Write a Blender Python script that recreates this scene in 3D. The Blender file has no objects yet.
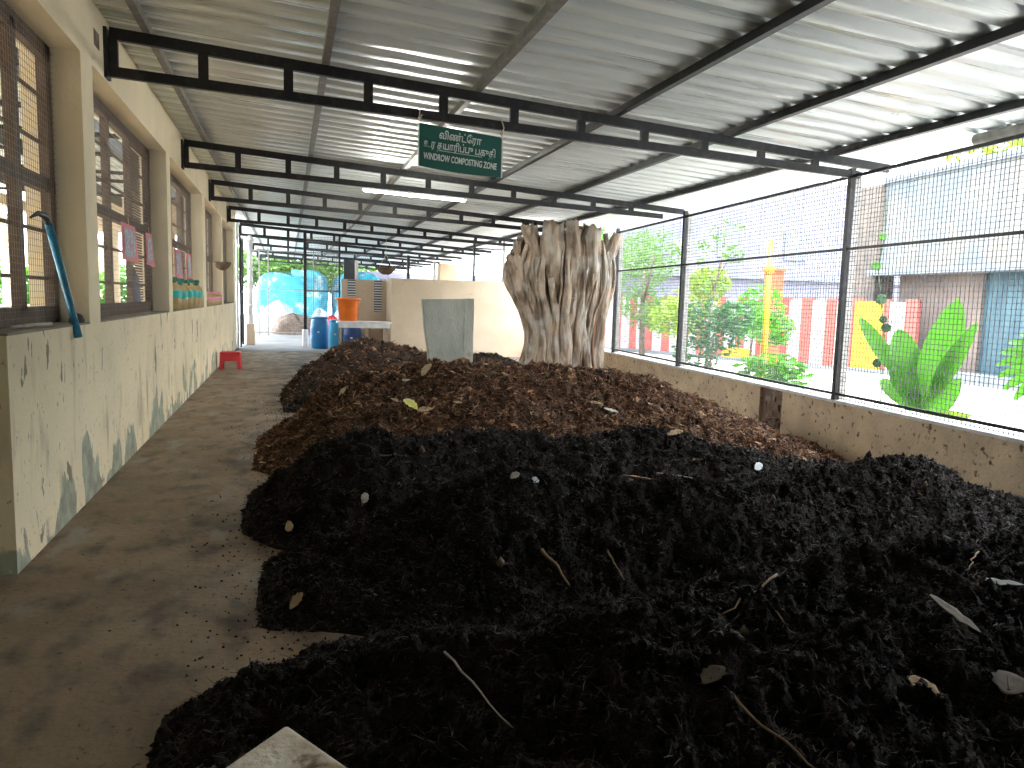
import bpy, math, random
import numpy as np
from mathutils import Vector, Matrix
PI = math.pi
scene = bpy.context.scene
COL = scene.collection
rnd = random.Random(7)

# ------------------------------------------------------------------ materials
MATS = {}
def mat(name, c1, c2=None, rough=.8, metal=0., scale=6., detail=6., lo=.35, hi=.65, bump=0., bscale=None,
        stretch=(1, 1, 1), c3=None, scale3=2., lo3=.55, hi3=.7, spec=.5, trans=0., emit=None, bdist=.02):
    m = bpy.data.materials.new(name); m.use_nodes = True
    nt = m.node_tree; N = nt.nodes; L = nt.links
    b = N['Principled BSDF']
    b.inputs['Roughness'].default_value = rough; b.inputs['Metallic'].default_value = metal
    b.inputs['Specular IOR Level'].default_value = spec
    b.inputs['Base Color'].default_value = (*c1, 1)
    tc = N.new('ShaderNodeTexCoord'); mp = N.new('ShaderNodeMapping'); mp.inputs['Scale'].default_value = stretch
    L.new(tc.outputs['Object'], mp.inputs['Vector'])
    out = None
    if c2:
        no = N.new('ShaderNodeTexNoise'); no.inputs['Scale'].default_value = scale; no.inputs['Detail'].default_value = detail
        L.new(mp.outputs[0], no.inputs['Vector'])
        r = N.new('ShaderNodeValToRGB'); r.color_ramp.elements[0].position = lo; r.color_ramp.elements[1].position = hi
        r.color_ramp.elements[0].color = (*c1, 1); r.color_ramp.elements[1].color = (*c2, 1)
        L.new(no.outputs[0], r.inputs[0]); out = r.outputs[0]
        if c3:
            n3 = N.new('ShaderNodeTexNoise'); n3.inputs['Scale'].default_value = scale3; n3.inputs['Detail'].default_value = 5
            L.new(tc.outputs['Object'], n3.inputs['Vector'])
            r3 = N.new('ShaderNodeMapRange'); r3.inputs[1].default_value = lo3; r3.inputs[2].default_value = hi3
            L.new(n3.outputs[0], r3.inputs[0])
            mx = N.new('ShaderNodeMix'); mx.data_type = 'RGBA'
            L.new(r3.outputs[0], mx.inputs[0]); L.new(out, mx.inputs[6]); mx.inputs[7].default_value = (*c3, 1)
            out = mx.outputs[2]
        L.new(out, b.inputs['Base Color'])
    if trans:
        b.inputs['Transmission Weight'].default_value = trans
    if emit:
        b.inputs['Emission Color'].default_value = (*emit[0], 1); b.inputs['Emission Strength'].default_value = emit[1]
    if bump:
        nb = N.new('ShaderNodeTexNoise'); nb.inputs['Scale'].default_value = bscale or scale * 4; nb.inputs['Detail'].default_value = 8
        L.new(mp.outputs[0], nb.inputs['Vector'])
        bp = N.new('ShaderNodeBump'); bp.inputs['Strength'].default_value = bump; bp.inputs['Distance'].default_value = bdist
        L.new(nb.outputs[0], bp.inputs['Height']); L.new(bp.outputs[0], b.inputs['Normal'])
    MATS[name] = m
    return m

def leaf_mat(name, c1, c2):
    m = mat(name, c1, c2, rough=.5, scale=9)
    nt = m.node_tree; N = nt.nodes; L = nt.links
    b = N['Principled BSDF']; o = [n for n in N if n.type == 'OUTPUT_MATERIAL'][0]
    t = N.new('ShaderNodeBsdfTranslucent'); mx = N.new('ShaderNodeMixShader'); mx.inputs[0].default_value = .45
    t.inputs[0].default_value = (c2[0] * 1.3, c2[1] * 1.4, c2[2], 1)
    L.new(b.outputs[0], mx.inputs[1]); L.new(t.outputs[0], mx.inputs[2]); L.new(mx.outputs[0], o.inputs[0])
    return m

def wall_paint(name, base, stain, peel, under, zpeel=.75):
    """cream paint with dirt streaks and flaked patches low on the wall"""
    m = bpy.data.materials.new(name); m.use_nodes = True
    nt = m.node_tree; N = nt.nodes; L = nt.links; b = N['Principled BSDF']
    b.inputs['Roughness'].default_value = .85
    tc = N.new('ShaderNodeTexCoord'); sep = N.new('ShaderNodeSeparateXYZ'); L.new(tc.outputs['Object'], sep.inputs[0])
    def noise(scale, st=(1, 1, 1), det=6, dist=0):
        mp = N.new('ShaderNodeMapping'); mp.inputs['Scale'].default_value = st; L.new(tc.outputs['Object'], mp.inputs[0])
        n = N.new('ShaderNodeTexNoise'); n.inputs['Scale'].default_value = scale; n.inputs['Detail'].default_value = det
        n.inputs['Distortion'].default_value = dist
        L.new(mp.outputs[0], n.inputs['Vector']); return n.outputs[0]
    def rng(v, a, c, d=0, e=1):
        r = N.new('ShaderNodeMapRange'); r.inputs[1].default_value = a; r.inputs[2].default_value = c
        r.inputs[3].default_value = d; r.inputs[4].default_value = e; L.new(v, r.inputs[0]); return r.outputs[0]
    def mix(f, a, c):
        x = N.new('ShaderNodeMix'); x.data_type = 'RGBA'; L.new(f, x.inputs[0])
        for s, v in ((6, a), (7, c)):
            if isinstance(v, tuple): x.inputs[s].default_value = (*v, 1)
            else: L.new(v, x.inputs[s])
        return x.outputs[2]
    def math_(op, a, c):
        x = N.new('ShaderNodeMath'); x.operation = op
        for s, v in ((0, a), (1, c)):
            if isinstance(v, (int, float)): x.inputs[s].default_value = v
            else: L.new(v, x.inputs[s])
        return x.outputs[0]
    c = mix(rng(noise(1.6), .4, .7), base, tuple(v * .88 for v in base))
    st = math_('MULTIPLY', rng(noise(5, (1, 1, .22), 8), .56, .72), rng(sep.outputs['Z'], 1.7, .3, 0, .8))
    c = mix(st, c, stain)
    sp = math_('MULTIPLY', rng(noise(38, (1, 1, .5), 3), .665, .70), rng(sep.outputs['Z'], 1.4, 1.1, 0, .8))
    c = mix(sp, c, tuple(v * .45 for v in stain))
    h = rng(sep.outputs['Z'], zpeel, 0., -.13, .15)
    pk = rng(math_('ADD', noise(2.2, (1, 1, .55), 8, .6), h), .60, .615)
    c = mix(pk, c, mix(rng(noise(7), .4, .6), peel, under))
    pk2 = math_('MULTIPLY', rng(noise(6, (1, 1, .35), 9, 1.2), .655, .67), rng(sep.outputs['Z'], 1.32, 1.3))
    c = mix(pk2, c, tuple(v * .55 + w_ * .3 for v, w_ in zip(peel, stain)))
    L.new(c, b.inputs['Base Color'])
    bp = N.new('ShaderNodeBump'); bp.inputs['Strength'].default_value = .4; bp.inputs['Distance'].default_value = .012
    L.new(math_('SUBTRACT', noise(30, (1, 1, 1), 8), math_('MULTIPLY', pk, .7)), bp.inputs['Height'])
    L.new(bp.outputs[0], b.inputs['Normal'])
    MATS[name] = m
    return m

M_cream = wall_paint('cream_paint', (.88, .76, .53), (.36, .26, .15), (.30, .29, .22), (.42, .45, .34))
M_parapet = mat('parapet_plaster', (.62, .48, .32), (.46, .35, .24), rough=.9, scale=3, c3=(.10, .06, .04), scale3=14, lo3=.60, hi3=.68, bump=.5, bscale=30)
M_coping = mat('coping_cement', (.62, .62, .60), (.48, .48, .46), scale=9, bump=.3)
M_black = mat('black_steel', (.012, .012, .014), (.05, .045, .042), rough=.45, metal=.2, scale=14, lo=.5, hi=.8)
M_grey_steel = mat('grey_painted_steel', (.22, .21, .20), (.33, .31, .28), rough=.5, metal=.4, scale=10)
M_wire = mat('fence_wire', (.05, .055, .06), (.12, .12, .12), rough=.5, metal=.5, scale=20)
M_wire2 = mat('window_wire', (.17, .13, .10), (.25, .2, .16), rough=.6, scale=20)
M_wood = mat('brown_frame_paint', (.075, .05, .038), (.13, .095, .07), rough=.7, scale=12, stretch=(1, 1, .3))
M_roof_in = None
M_white = mat('white_pvc', (.78, .79, .80), (.62, .64, .66), rough=.4, scale=4)
M_part = mat('partition_paint', (.58, .46, .34), (.50, .40, .29), rough=.85, scale=1.5, c3=(.45, .36, .27), scale3=9, lo3=.62, hi3=.72, bump=.2)
M_blue = mat('blue_plastic', (.015, .16, .42), (.02, .24, .52), rough=.35, scale=4)
M_cyan = mat('light_blue_plastic', (.02, .32, .66), (.03, .40, .72), rough=.35, scale=4)
M_darkblue = mat('dark_blue_plastic', (.01, .05, .20), (.02, .08, .26), rough=.4, scale=4)
M_orange = mat('orange_plastic', (.72, .17, .02), (.60, .13, .015), rough=.4, scale=5)
M_red = mat('red_plastic', (.72, .05, .07), (.60, .035, .05), rough=.4, scale=5)
M_green = mat('sign_green', (.0, .105, .07), (.004, .085, .06), rough=.55, scale=3)
M_letter = mat('sign_lettering', (.70, .74, .70), rough=.6)
M_rope = mat('pale_cord', (.60, .48, .36), rough=.9)
M_teal = mat('teal_paint', (.01, .14, .24), (.03, .24, .36), rough=.45, scale=14, c3=(.10, .08, .06), scale3=30, lo3=.66, hi3=.7)
M_stone = mat('grey_stone', (.47, .47, .41), (.30, .31, .26), rough=.9, scale=3, c3=(.22, .15, .08), scale3=3, lo3=.58, hi3=.72, bump=.6, bscale=40, stretch=(1, 1, .5))
M_bark = mat('root_bark', (.40, .31, .23), (.17, .12, .085), rough=.95, scale=7, lo=.42, hi=.6, c3=(.44, .40, .35), scale3=3, lo3=.5, hi3=.7, bump=1., bscale=16, stretch=(1, 1, .2), bdist=.06)
M_bark_red = mat('rust_root_bark', (.36, .15, .06), (.22, .12, .08), rough=.9, scale=4, bump=.6, bscale=20, stretch=(1, 1, .3))
M_amber = mat('amber_water', (.52, .38, .18), (.42, .30, .14), rough=.2, scale=9)
M_tealcap = mat('teal_bottle_label', (.02, .42, .38), rough=.5)
M_pinkcap = mat('pink_bottle_label', (.80, .25, .36), rough=.5)
M_greencap = mat('dark_green_cap', (.01, .13, .09), rough=.5)
M_paper = mat('printed_sheet', (.50, .50, .53), (.22, .25, .33), rough=.7, scale=25)
M_pink = mat('pink_border', (.62, .20, .22), rough=.7)
M_shell = mat('coconut_husk', (.10, .065, .04), (.18, .12, .07), rough=.9, scale=30, bump=.6)
M_tarp = mat('blue_tarpaulin', (.05, .42, .62), (.12, .62, .78), rough=.4, scale=3, c3=(.6, .75, .8), scale3=2.2, lo3=.56, hi3=.64, bump=.8, bscale=5)
M_sack = mat('white_sack', (.62, .68, .70), (.42, .58, .64), rough=.6, scale=4, bump=.6, bscale=8)
M_dirt = mat('dry_soil', (.16, .12, .10), (.28, .22, .18), rough=.95, scale=9, bump=1, bscale=20)
M_ground = mat('pale_ground', (.45, .43, .41), (.35, .335, .32), rough=.95, scale=.8, bump=.3, bscale=12)
M_lav = mat('lavender_plaster', (.125, .125, .165), (.10, .105, .145), rough=.9, scale=.6, c3=(.14, .14, .16), scale3=.8)
M_bface = mat('weathered_plaster', (.125, .14, .145), (.085, .105, .118), rough=.9, scale=.7, c3=(.145, .13, .105), scale3=.9, lo3=.45, hi3=.65)
M_bpink = mat('dusty_pink_plaster', (.13, .10, .085), (.09, .072, .065), rough=.9, scale=1.5)
M_door = mat('teal_door_paint', (.022, .055, .078), (.04, .09, .11), rough=.6, scale=3, stretch=(1, 1, .3))
M_ledge = mat('ledge_concrete', (.12, .135, .155), (.09, .105, .12), rough=.9, scale=3)
M_pillar = mat('old_brown_plaster', (.10, .08, .066), (.065, .057, .05), rough=.9, scale=4, bump=.5)
M_sred = mat('stripe_red', (.27, .055, .045), (.22, .05, .04), rough=.8, scale=4)
M_swhite = mat('stripe_white', (.27, .27, .28), (.22, .22, .235), rough=.8, scale=4)
M_yellow = mat('stripe_yellow', (.38, .23, .005), (.33, .20, .005), rough=.7, scale=4)
M_ypole = mat('yellow_pole', (.38, .21, .003), rough=.5)
M_opil = mat('orange_pillar', (.36, .09, .035), (.30, .075, .03), rough=.8, scale=4)
M_leafA = leaf_mat('bright_leaf', (.035, .13, .015), (.07, .22, .02))
M_leafB = leaf_mat('dull_leaf', (.02, .07, .03), (.04, .11, .045))
M_leafC = leaf_mat('yellow_green_leaf', (.12, .19, .02), (.18, .26, .03))
M_leafT = leaf_mat('tree_leaf', (.035, .10, .02), (.08, .16, .03))
M_stem = mat('brown_stem', (.10, .075, .055), (.15, .12, .09), rough=.9, scale=10)
M_stick = mat('dry_stick', (.30, .20, .12), (.20, .13, .08), rough=.9, scale=20)
M_pale = mat('pale_stick', (.50, .46, .40), (.36, .32, .27), rough=.8, scale=20)
M_dryleaf = mat('dry_leaf', (.34, .17, .08), (.22, .11, .06), rough=.85, scale=20)
M_tanleaf = mat('tan_leaf', (.44, .33, .20), (.32, .22, .13), rough=.85, scale=20)
M_ywrap = mat('yellow_wrapper', (.70, .62, .05), (.60, .60, .30), rough=.5, scale=30)
M_block = mat('whitewashed_block', (.78, .72, .62), (.50, .38, .26), rough=.9, scale=7, lo=.45, hi=.68, c3=(.16, .10, .06), scale3=12, lo3=.58, hi3=.68, bump=.5, bscale=30)
M_dark = mat('dark_box', (.05, .06, .065), (.07, .08, .085), rough=.6)
M_table = mat('white_table_top', (.66, .66, .66), (.50, .50, .50), rough=.5, scale=5)
M_tableleg = mat('tan_table_leg', (.36, .27, .20), (.26, .19, .14), rough=.8, scale=5)
M_tube = mat('lamp_tube', (.9, .9, .9), emit=((1., .97, .9), 24.))
M_lampbody = mat('lamp_body', (.7, .7, .7), rough=.5)
M_tan = mat('tan_block_paint', (.42, .32, .20), (.36, .27, .17), rough=.9, scale=2)
M_brick = mat('bare_brick', (.20, .12, .085), (.12, .08, .06), rough=.95, scale=14, bump=.9, bscale=20, c3=(.25, .25, .22), scale3=9)

def roof_mat():
    m = bpy.data.materials.new('galvanised_sheet'); m.use_nodes = True
    nt = m.node_tree; N = nt.nodes; L = nt.links; b = N['Principled BSDF']
    b.inputs['Metallic'].default_value = .15
    tc = N.new('ShaderNodeTexCoord')
    mp = N.new('ShaderNodeMapping'); mp.inputs['Scale'].default_value = (.35, 6, 1); L.new(tc.outputs['Object'], mp.inputs[0])
    n = N.new('ShaderNodeTexNoise'); n.inputs['Scale'].default_value = 2.2; n.inputs['Detail'].default_value = 6; L.new(mp.outputs[0], n.inputs['Vector'])
    r = N.new('ShaderNodeValToRGB'); r.color_ramp.elements[0].position = .3; r.color_ramp.elements[1].position = .7
    r.color_ramp.elements[0].color = (.74, .79, .775, 1); r.color_ramp.elements[1].color = (.88, .92, .90, 1)
    L.new(n.outputs[0], r.inputs[0]); L.new(r.outputs[0], b.inputs['Base Color'])
    q = N.new('ShaderNodeMapRange'); q.inputs[1].default_value = .35; q.inputs[2].default_value = .65; q.inputs[3].default_value = .25; q.inputs[4].default_value = .42
    L.new(n.outputs[0], q.inputs[0]); L.new(q.outputs[0], b.inputs['Roughness'])
    return m
M_roof = roof_mat()

def floor_mat():
    m = bpy.data.materials.new('earthy_concrete'); m.use_nodes = True
    nt = m.node_tree; N = nt.nodes; L = nt.links; b = N['Principled BSDF']
    tc = N.new('ShaderNodeTexCoord')
    def noise(s, st=(1, 1, 1), d=8):
        mp = N.new('ShaderNodeMapping'); mp.inputs['Scale'].default_value = st; L.new(tc.outputs['Object'], mp.inputs[0])
        n = N.new('ShaderNodeTexNoise'); n.inputs['Scale'].default_value = s; n.inputs['Detail'].default_value = d; L.new(mp.outputs[0], n.inputs['Vector']); return n.outputs[0]
    def rng(v, a, c, d=0, e=1):
        r = N.new('ShaderNodeMapRange'); r.inputs[1].default_value = a; r.inputs[2].default_value = c; r.inputs[3].default_value = d; r.inputs[4].default_value = e
        L.new(v, r.inputs[0]); return r.outputs[0]
    def mix(f, a, c):
        x = N.new('ShaderNodeMix'); x.data_type = 'RGBA'; L.new(f, x.inputs[0])
        for s, v in ((6, a), (7, c)):
            if isinstance(v, tuple): x.inputs[s].default_value = (*v, 1)
            else: L.new(v, x.inputs[s])
        return x.outputs[2]
    c = mix(rng(noise(1.1), .35, .65), (.175, .122, .075), (.26, .19, .12))
    c = mix(rng(noise(6, (1, .6, 1)), .5, .72), c, (.08, .06, .042))
    c = mix(rng(noise(3.3, (1, .5, 1), 10), .58, .68), c, (.26, .23, .185))
    c = mix(rng(noise(26), .62, .70), c, (.05, .033, .022))
    # compost crumbs trodden along the heaps
    sep = N.new('ShaderNodeSeparateXYZ'); L.new(tc.outputs['Object'], sep.inputs[0])
    ad = N.new('ShaderNodeMath'); ad.operation = 'ADD'; L.new(rng(sep.outputs['X'], -1.0, .3, -.1, .22), ad.inputs[0]); L.new(noise(2.6), ad.inputs[1])
    c = mix(rng(ad.outputs[0], .56, .74, 0, .85), c, (.030, .022, .016))
    L.new(c, b.inputs['Base Color'])
    L.new(rng(noise(2), .35, .65, .55, .85), b.inputs['Roughness'])
    bp = N.new('ShaderNodeBump'); bp.inputs['Strength'].default_value = .5; bp.inputs['Distance'].default_value = .012
    L.new(noise(24), bp.inputs['Height']); L.new(bp.outputs[0], b.inputs['Normal'])
    return m
M_floor = floor_mat()

def compost_mat(name, dark, mid, fleck, fl=.66, fleck2=None):
    m = bpy.data.materials.new(name); m.use_nodes = True
    nt = m.node_tree; N = nt.nodes; L = nt.links; b = N['Principled BSDF']
    b.inputs['Roughness'].default_value = .85; b.inputs['Specular IOR Level'].default_value = .18
    tc = N.new('ShaderNodeTexCoord')
    def noise(s, d=8):
        n = N.new('ShaderNodeTexNoise'); n.inputs['Scale'].default_value = s; n.inputs['Detail'].default_value = d; L.new(tc.outputs['Object'], n.inputs['Vector']); return n.outputs[0]
    def rng(v, a, c, d=0, e=1):
        r = N.new('ShaderNodeMapRange'); r.inputs[1].default_value = a; r.inputs[2].default_value = c; r.inputs[3].default_value = d; r.inputs[4].default_value = e
        L.new(v, r.inputs[0]); return r.outputs[0]
    def mix(f, a, c):
        x = N.new('ShaderNodeMix'); x.data_type = 'RGBA'; L.new(f, x.inputs[0])
        for s, v in ((6, a), (7, c)):
            if isinstance(v, tuple): x.inputs[s].default_value = (*v, 1)
            else: L.new(v, x.inputs[s])
        return x.outputs[2]
    c = mix(rng(noise(7), .4, .65), dark, mid)
    c = mix(rng(noise(55, 3), fl, fl + .06), c, fleck)
    if fleck2: c = mix(rng(noise(21, 4), .64, .70), c, fleck2)
    L.new(c, b.inputs['Base Color'])
    bp = N.new('ShaderNodeBump'); bp.inputs['Strength'].default_value = .9; bp.inputs['Distance'].default_value = .02
    L.new(noise(60, 6), bp.inputs['Height']); L.new(bp.outputs[0], b.inputs['Normal'])
    return m
M_compost = compost_mat('black_compost', (.0075, .0055, .0042), (.019, .0135, .0105), (.045, .032, .023))
M_compost_brown = compost_mat('brown_compost', (.040, .020, .012), (.105, .052, .028), (.24, .15, .085), .60, (.24, .12, .06))
M_compost_mid = compost_mat('dark_brown_compost', (.019, .012, .0085), (.046, .026, .016), (.12, .075, .048))
M_fib_dark = mat('dark_fibre', (.018, .013, .010), (.050, .037, .028), rough=.6, scale=6)
M_fib_tan = mat('straw_fibre', (.15, .10, .065), (.07, .048, .034), rough=.8, scale=5)
M_fib_brown = mat('brown_leaf_litter', (.13, .058, .028), (.30, .15, .07), rough=.8, scale=5, c3=(.42, .33, .22), scale3=11, lo3=.6, hi3=.66)
M_fib_lit = mat('dark_litter', (.05, .03, .02), (.11, .065, .04), rough=.8, scale=5)

# ------------------------------------------------------------------ mesh helpers
class MB:
    def __init__(s): s.v = []; s.f = []; s.mi = []; s.cur = 0
    def add(s, vs, fs):
        o = len(s.v); s.v.extend([tuple(map(float, p)) for p in vs]); s.f.extend([tuple(o + i for i in f) for f in fs]); s.mi.extend([s.cur] * len(fs)); return s
    def box(s, x0, x1, y0, y1, z0, z1):
        s.add([(x0, y0, z0), (x1, y0, z0), (x1, y1, z0), (x0, y1, z0), (x0, y0, z1), (x1, y0, z1), (x1, y1, z1), (x0, y1, z1)],
              [(0, 3, 2, 1), (4, 5, 6, 7), (0, 1, 5, 4), (1, 2, 6, 5), (2, 3, 7, 6), (3, 0, 4, 7)]); return s
    def bar(s, p0, p1, w, h=None, up=(0, 0, 1)):
        h = h or w; p0 = Vector(p0); p1 = Vector(p1); d = (p1 - p0).normalized(); u = Vector(up)
        if abs(d.dot(u)) > .98: u = Vector((0, 1, 0))
        a = d.cross(u).normalized() * w / 2; c = a.cross(d).normalized() * h / 2
        vs = [p + i * a + j * c for p in (p0, p1) for i, j in ((-1, -1), (1, -1), (1, 1), (-1, 1))]
        s.add(vs, [(0, 1, 2, 3), (7, 6, 5, 4), (0, 4, 5, 1), (1, 5, 6, 2), (2, 6, 7, 3), (3, 7, 4, 0)]); return s
    def tube(s, path, rad, n=8, caps=True):
        path = [Vector(p) for p in path]; k = len(path)
        if not hasattr(rad, '__len__'): rad = [rad] * k
        vs = []; ref = Vector((0, 0, 1))
        d0 = (path[-1] - path[0])
        if abs(d0.normalized().dot(ref)) > .8: ref = Vector((1, 0, 0))
        for i, p in enumerate(path):
            d = (path[min(i + 1, k - 1)] - path[max(i - 1, 0)]).normalized()
            a = d.cross(ref).normalized(); c = d.cross(a).normalized()
            for j in range(n):
                t = 2 * PI * j / n; vs.append(p + rad[i] * (math.cos(t) * a + math.sin(t) * c))
        fs = [(i * n + j, i * n + (j + 1) % n, (i + 1) * n + (j + 1) % n, (i + 1) * n + j) for i in range(k - 1) for j in range(n)]
        if caps: fs += [tuple(range(n))[::-1], tuple((k - 1) * n + j for j in range(n))]
        s.add(vs, fs); return s
    def lathe(s, c, prof, n=24, sx=1, sy=1):
        c = Vector(c); k = len(prof)
        vs = [c + Vector((r * math.cos(2 * PI * j / n) * sx, r * math.sin(2 * PI * j / n) * sy, z)) for r, z in prof for j in range(n)]
        fs = [(i * n + j, i * n + (j + 1) % n, (i + 1) * n + (j + 1) % n, (i + 1) * n + j) for i in range(k - 1) for j in range(n)]
        fs += [tuple(range(n))[::-1], tuple((k - 1) * n + j for j in range(n))]
        s.add(vs, fs); return s
    def quad(s, a, b, c, d): s.add([a, b, c, d], [(0, 1, 2, 3)]); return s
    def build(s, name, m, parent=None, smooth=False, bevel=0):
        me = bpy.data.meshes.new(name)
        me.from_pydata(s.v, [], s.f)
        for q in (m if isinstance(m, (list, tuple)) else [m]): me.materials.append(q)
        if isinstance(m, (list, tuple)): me.polygons.foreach_set('material_index', s.mi)
        if smooth: me.polygons.foreach_set('use_smooth', [True] * len(me.polygons))
        me.update()
        o = bpy.data.objects.new(name, me); COL.objects.link(o)
        if parent is not None:
            o.parent = parent; o.location = -Vector(parent.location) if not parent.rotation_euler.z else o.location
        if bevel:
            b = o.modifiers.new('bevel', 'BEVEL'); b.width = bevel; b.segments = 2; b.limit_method = 'ANGLE'
        return o

def np_mesh(name, V, F, mats, mi=None, parent=None, smooth=False):
    V = np.asarray(V, dtype=np.float32); F = np.asarray(F, dtype=np.int32); k = F.shape[1]
    me = bpy.data.meshes.new(name)
    me.vertices.add(len(V)); me.vertices.foreach_set('co', V.ravel())
    me.loops.add(F.size); me.loops.foreach_set('vertex_index', F.ravel())
    me.polygons.add(len(F)); me.polygons.foreach_set('loop_start', np.arange(0, F.size, k, dtype=np.int32))
    for q in (mats if isinstance(mats, (list, tuple)) else [mats]): me.materials.append(q)
    if mi is not None: me.polygons.foreach_set('material_index', np.asarray(mi, dtype=np.int32))
    me.update(calc_edges=True); me.validate()
    if smooth: me.polygons.foreach_set('use_smooth', [True] * len(me.polygons))
    o = bpy.data.objects.new(name, me); COL.objects.link(o)
    if parent is not None: o.parent = parent; o.location = -Vector(parent.location)
    return o

def tag(o, label, cat, group=None, kind=None):
    o['label'] = label; o['category'] = cat
    if group: o['group'] = group
    if kind: o['kind'] = kind
    return o
def thing(name, loc, label, cat, group=None):
    o = bpy.data.objects.new(name, None); COL.objects.link(o); o.location = loc; o.empty_display_size = .1
    return tag(o, label, cat, group)
def struct(name, mb, m, smooth=False):
    o = mb.build(name, m, smooth=smooth); o['kind'] = 'structure'; return o
def copy_tree(o, parent=None, inv=None):
    c = o.copy(); COL.objects.link(c)
    if parent is not None: c.parent = parent
    for ch in o.children: copy_tree(ch, c)
    return c

#HEAPBEGIN
# ------------------------------------------------------------------ noise and ground shape
def _h(ix, iy, seed):
    n = (ix.astype(np.int64) * 374761393 + iy.astype(np.int64) * 668265263 + seed * 974634777) & 0x7fffffff
    n = ((n ^ (n >> 13)) * 1274126177) & 0x7fffffff
    n = n ^ (n >> 16)
    return (n & 0xffff) / 65535.0
def vnoise(x, y, seed=0):
    ix = np.floor(x); iy = np.floor(y); fx = x - ix; fy = y - iy
    fx = fx * fx * (3 - 2 * fx); fy = fy * fy * (3 - 2 * fy); ix = ix.astype(int); iy = iy.astype(int)
    a = _h(ix, iy, seed); b = _h(ix + 1, iy, seed); c = _h(ix, iy + 1, seed); d = _h(ix + 1, iy + 1, seed)
    return (a + (b - a) * fx + (c - a) * fy + (a - b - c + d) * fx * fy) * 2 - 1
def fbm(x, y, f, o, seed=0, ridge=False):
    s = 0; a = 1.; t = 0
    for k in range(o):
        ca, sa = math.cos(.7 + k), math.sin(.7 + k)
        v = vnoise((x * ca - y * sa) * f + 31.7 * k, (x * sa + y * ca) * f + 11.3 * k, seed + k)
        s = s + a * ((1 - 2 * np.abs(v)) if ridge else v); t += a; a *= .55; f *= 2.03
    return s / t
def floor_z(x):
    return -np.clip((np.asarray(x, float) - 2.5) / 4., 0, 1.1) * .12
def fence_x(y): return 6.01 + .079 * (y - 7.0)
HEAPS = dict(
 h1=dict(y=2.42, wf=1.6, wb=.72, amp=.105, seed=3, ridge=[(-.48, 0), (-.19, .13), (.03, .22), (.19, .28), (.46, .38), (.79, .42), (1.10, .48), (1.52, .49), (1.78, .52), (2.16, .54), (2.58, .51), (3.17, .48), (4.2, .40), (5.5, .1)], xe=5.5),
 h2=dict(y=3.97, wf=.88, wb=.72, amp=.10, seed=13, ridge=[(-.18, 0), (.02, .10), (.23, .20), (.43, .28), (.71, .42), (.93, .52), (1.20, .52), (1.81, .50), (2.42, .53), (3.28, .51), (3.80, .55), (4.24, .48), (4.75, .32), (5.25, .12), (5.75, -.02)], xe=5.7),
 h3=dict(y=5.50, wf=1.0, wb=1.0, amp=.10, seed=23, ridge=[(-.32, 0), (-.06, .22), (.20, .46), (.54, .55), (1.06, .47), (1.63, .53), (2.02, .48), (2.74, .47), (3.80, .31), (4.29, .16), (5.2, .06), (5.85, .0)], xe=5.8),
 h4=dict(y=7.70, wf=1.75, wb=1.4, amp=.095, seed=33, ridge=[(-.34, 0), (-.08, .14), (.11, .29), (.25, .50), (.40, .65), (.75, .80), (1.41, .89), (2.40, .86), (3.33, .78), (3.83, .75), (4.35, .57), (4.83, .35), (5.47, .08), (6.0, -.08)], xe=5.98),
 h5=dict(y=11.7, wf=1.3, wb=1.4, amp=.07, seed=43, ridge=[(-.12, 0), (.17, .38), (.69, .78), (1.07, .88), (1.69, .79), (2.09, .68), (3.0, .6), (3.42, .55), (4.2, .4), (5.2, .1), (6.0, -.1)], xe=6.1),
 h6=dict(y=13.4, wf=.7, wb=.8, amp=.06, seed=53, ridge=[(1.8, 0), (2.8, .3), (3.2, .52), (3.5, .60), (3.8, .56), (4.1, .44), (4.4, .1), (4.6, 0.)], xe=4.6),
 h7=dict(y=10.5, wf=.65, wb=.6, amp=.05, seed=63, ridge=[(-.10, 0), (.25, .18), (.6, .40), (1.2, .48), (2.0, .46), (3.5, .34), (4.5, .1), (5.0, 0)], xe=4.9),
)
def heap_z(k, X, Y, fine=True):
    h = HEAPS[k]; rx = [p[0] for p in h['ridge']]; rz = [p[1] for p in h['ridge']]
    yr = h['y'] + .10 * np.sin(X * 1.7 + h['seed']) + .06 * np.sin(X * 4.1 + h['seed'] * 2)
    base = floor_z(X)
    top = np.interp(X, rx, rz)
    hh = np.maximum(top - base, 0)
    w = np.where(Y < yr, h['wf'], h['wb']) * (.6 + .4 * np.clip(hh / .3, 0, 1))
    t = np.abs(Y - yr) / w * (1 + .12 * fbm(X, Y, 1.6, 2, h['seed'] + 9))
    prof = np.clip(1 - t, 0, 1); prof = 1 - (1 - prof) ** 1.22
    prof = np.where(t >= 1, 0, prof)
    z = base + hh * prof
    edge = np.clip((1 - t) * 4, 0, 1) * np.clip(hh / .10, 0, 1)
    if fine:
        z = z + edge * h['amp'] * (.7 * fbm(X, Y, 1.9, 2, h['seed'] + 1) + .75 * fbm(X, Y, 6., 4, h['seed'] + 2, True) + .36 * fbm(X, Y, 26., 3, h['seed'] + 5, True) - .1)
    return np.where(t >= 1.0, base - .05, np.maximum(z, base - .03) - .012), edge
#HEAPEND

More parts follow.
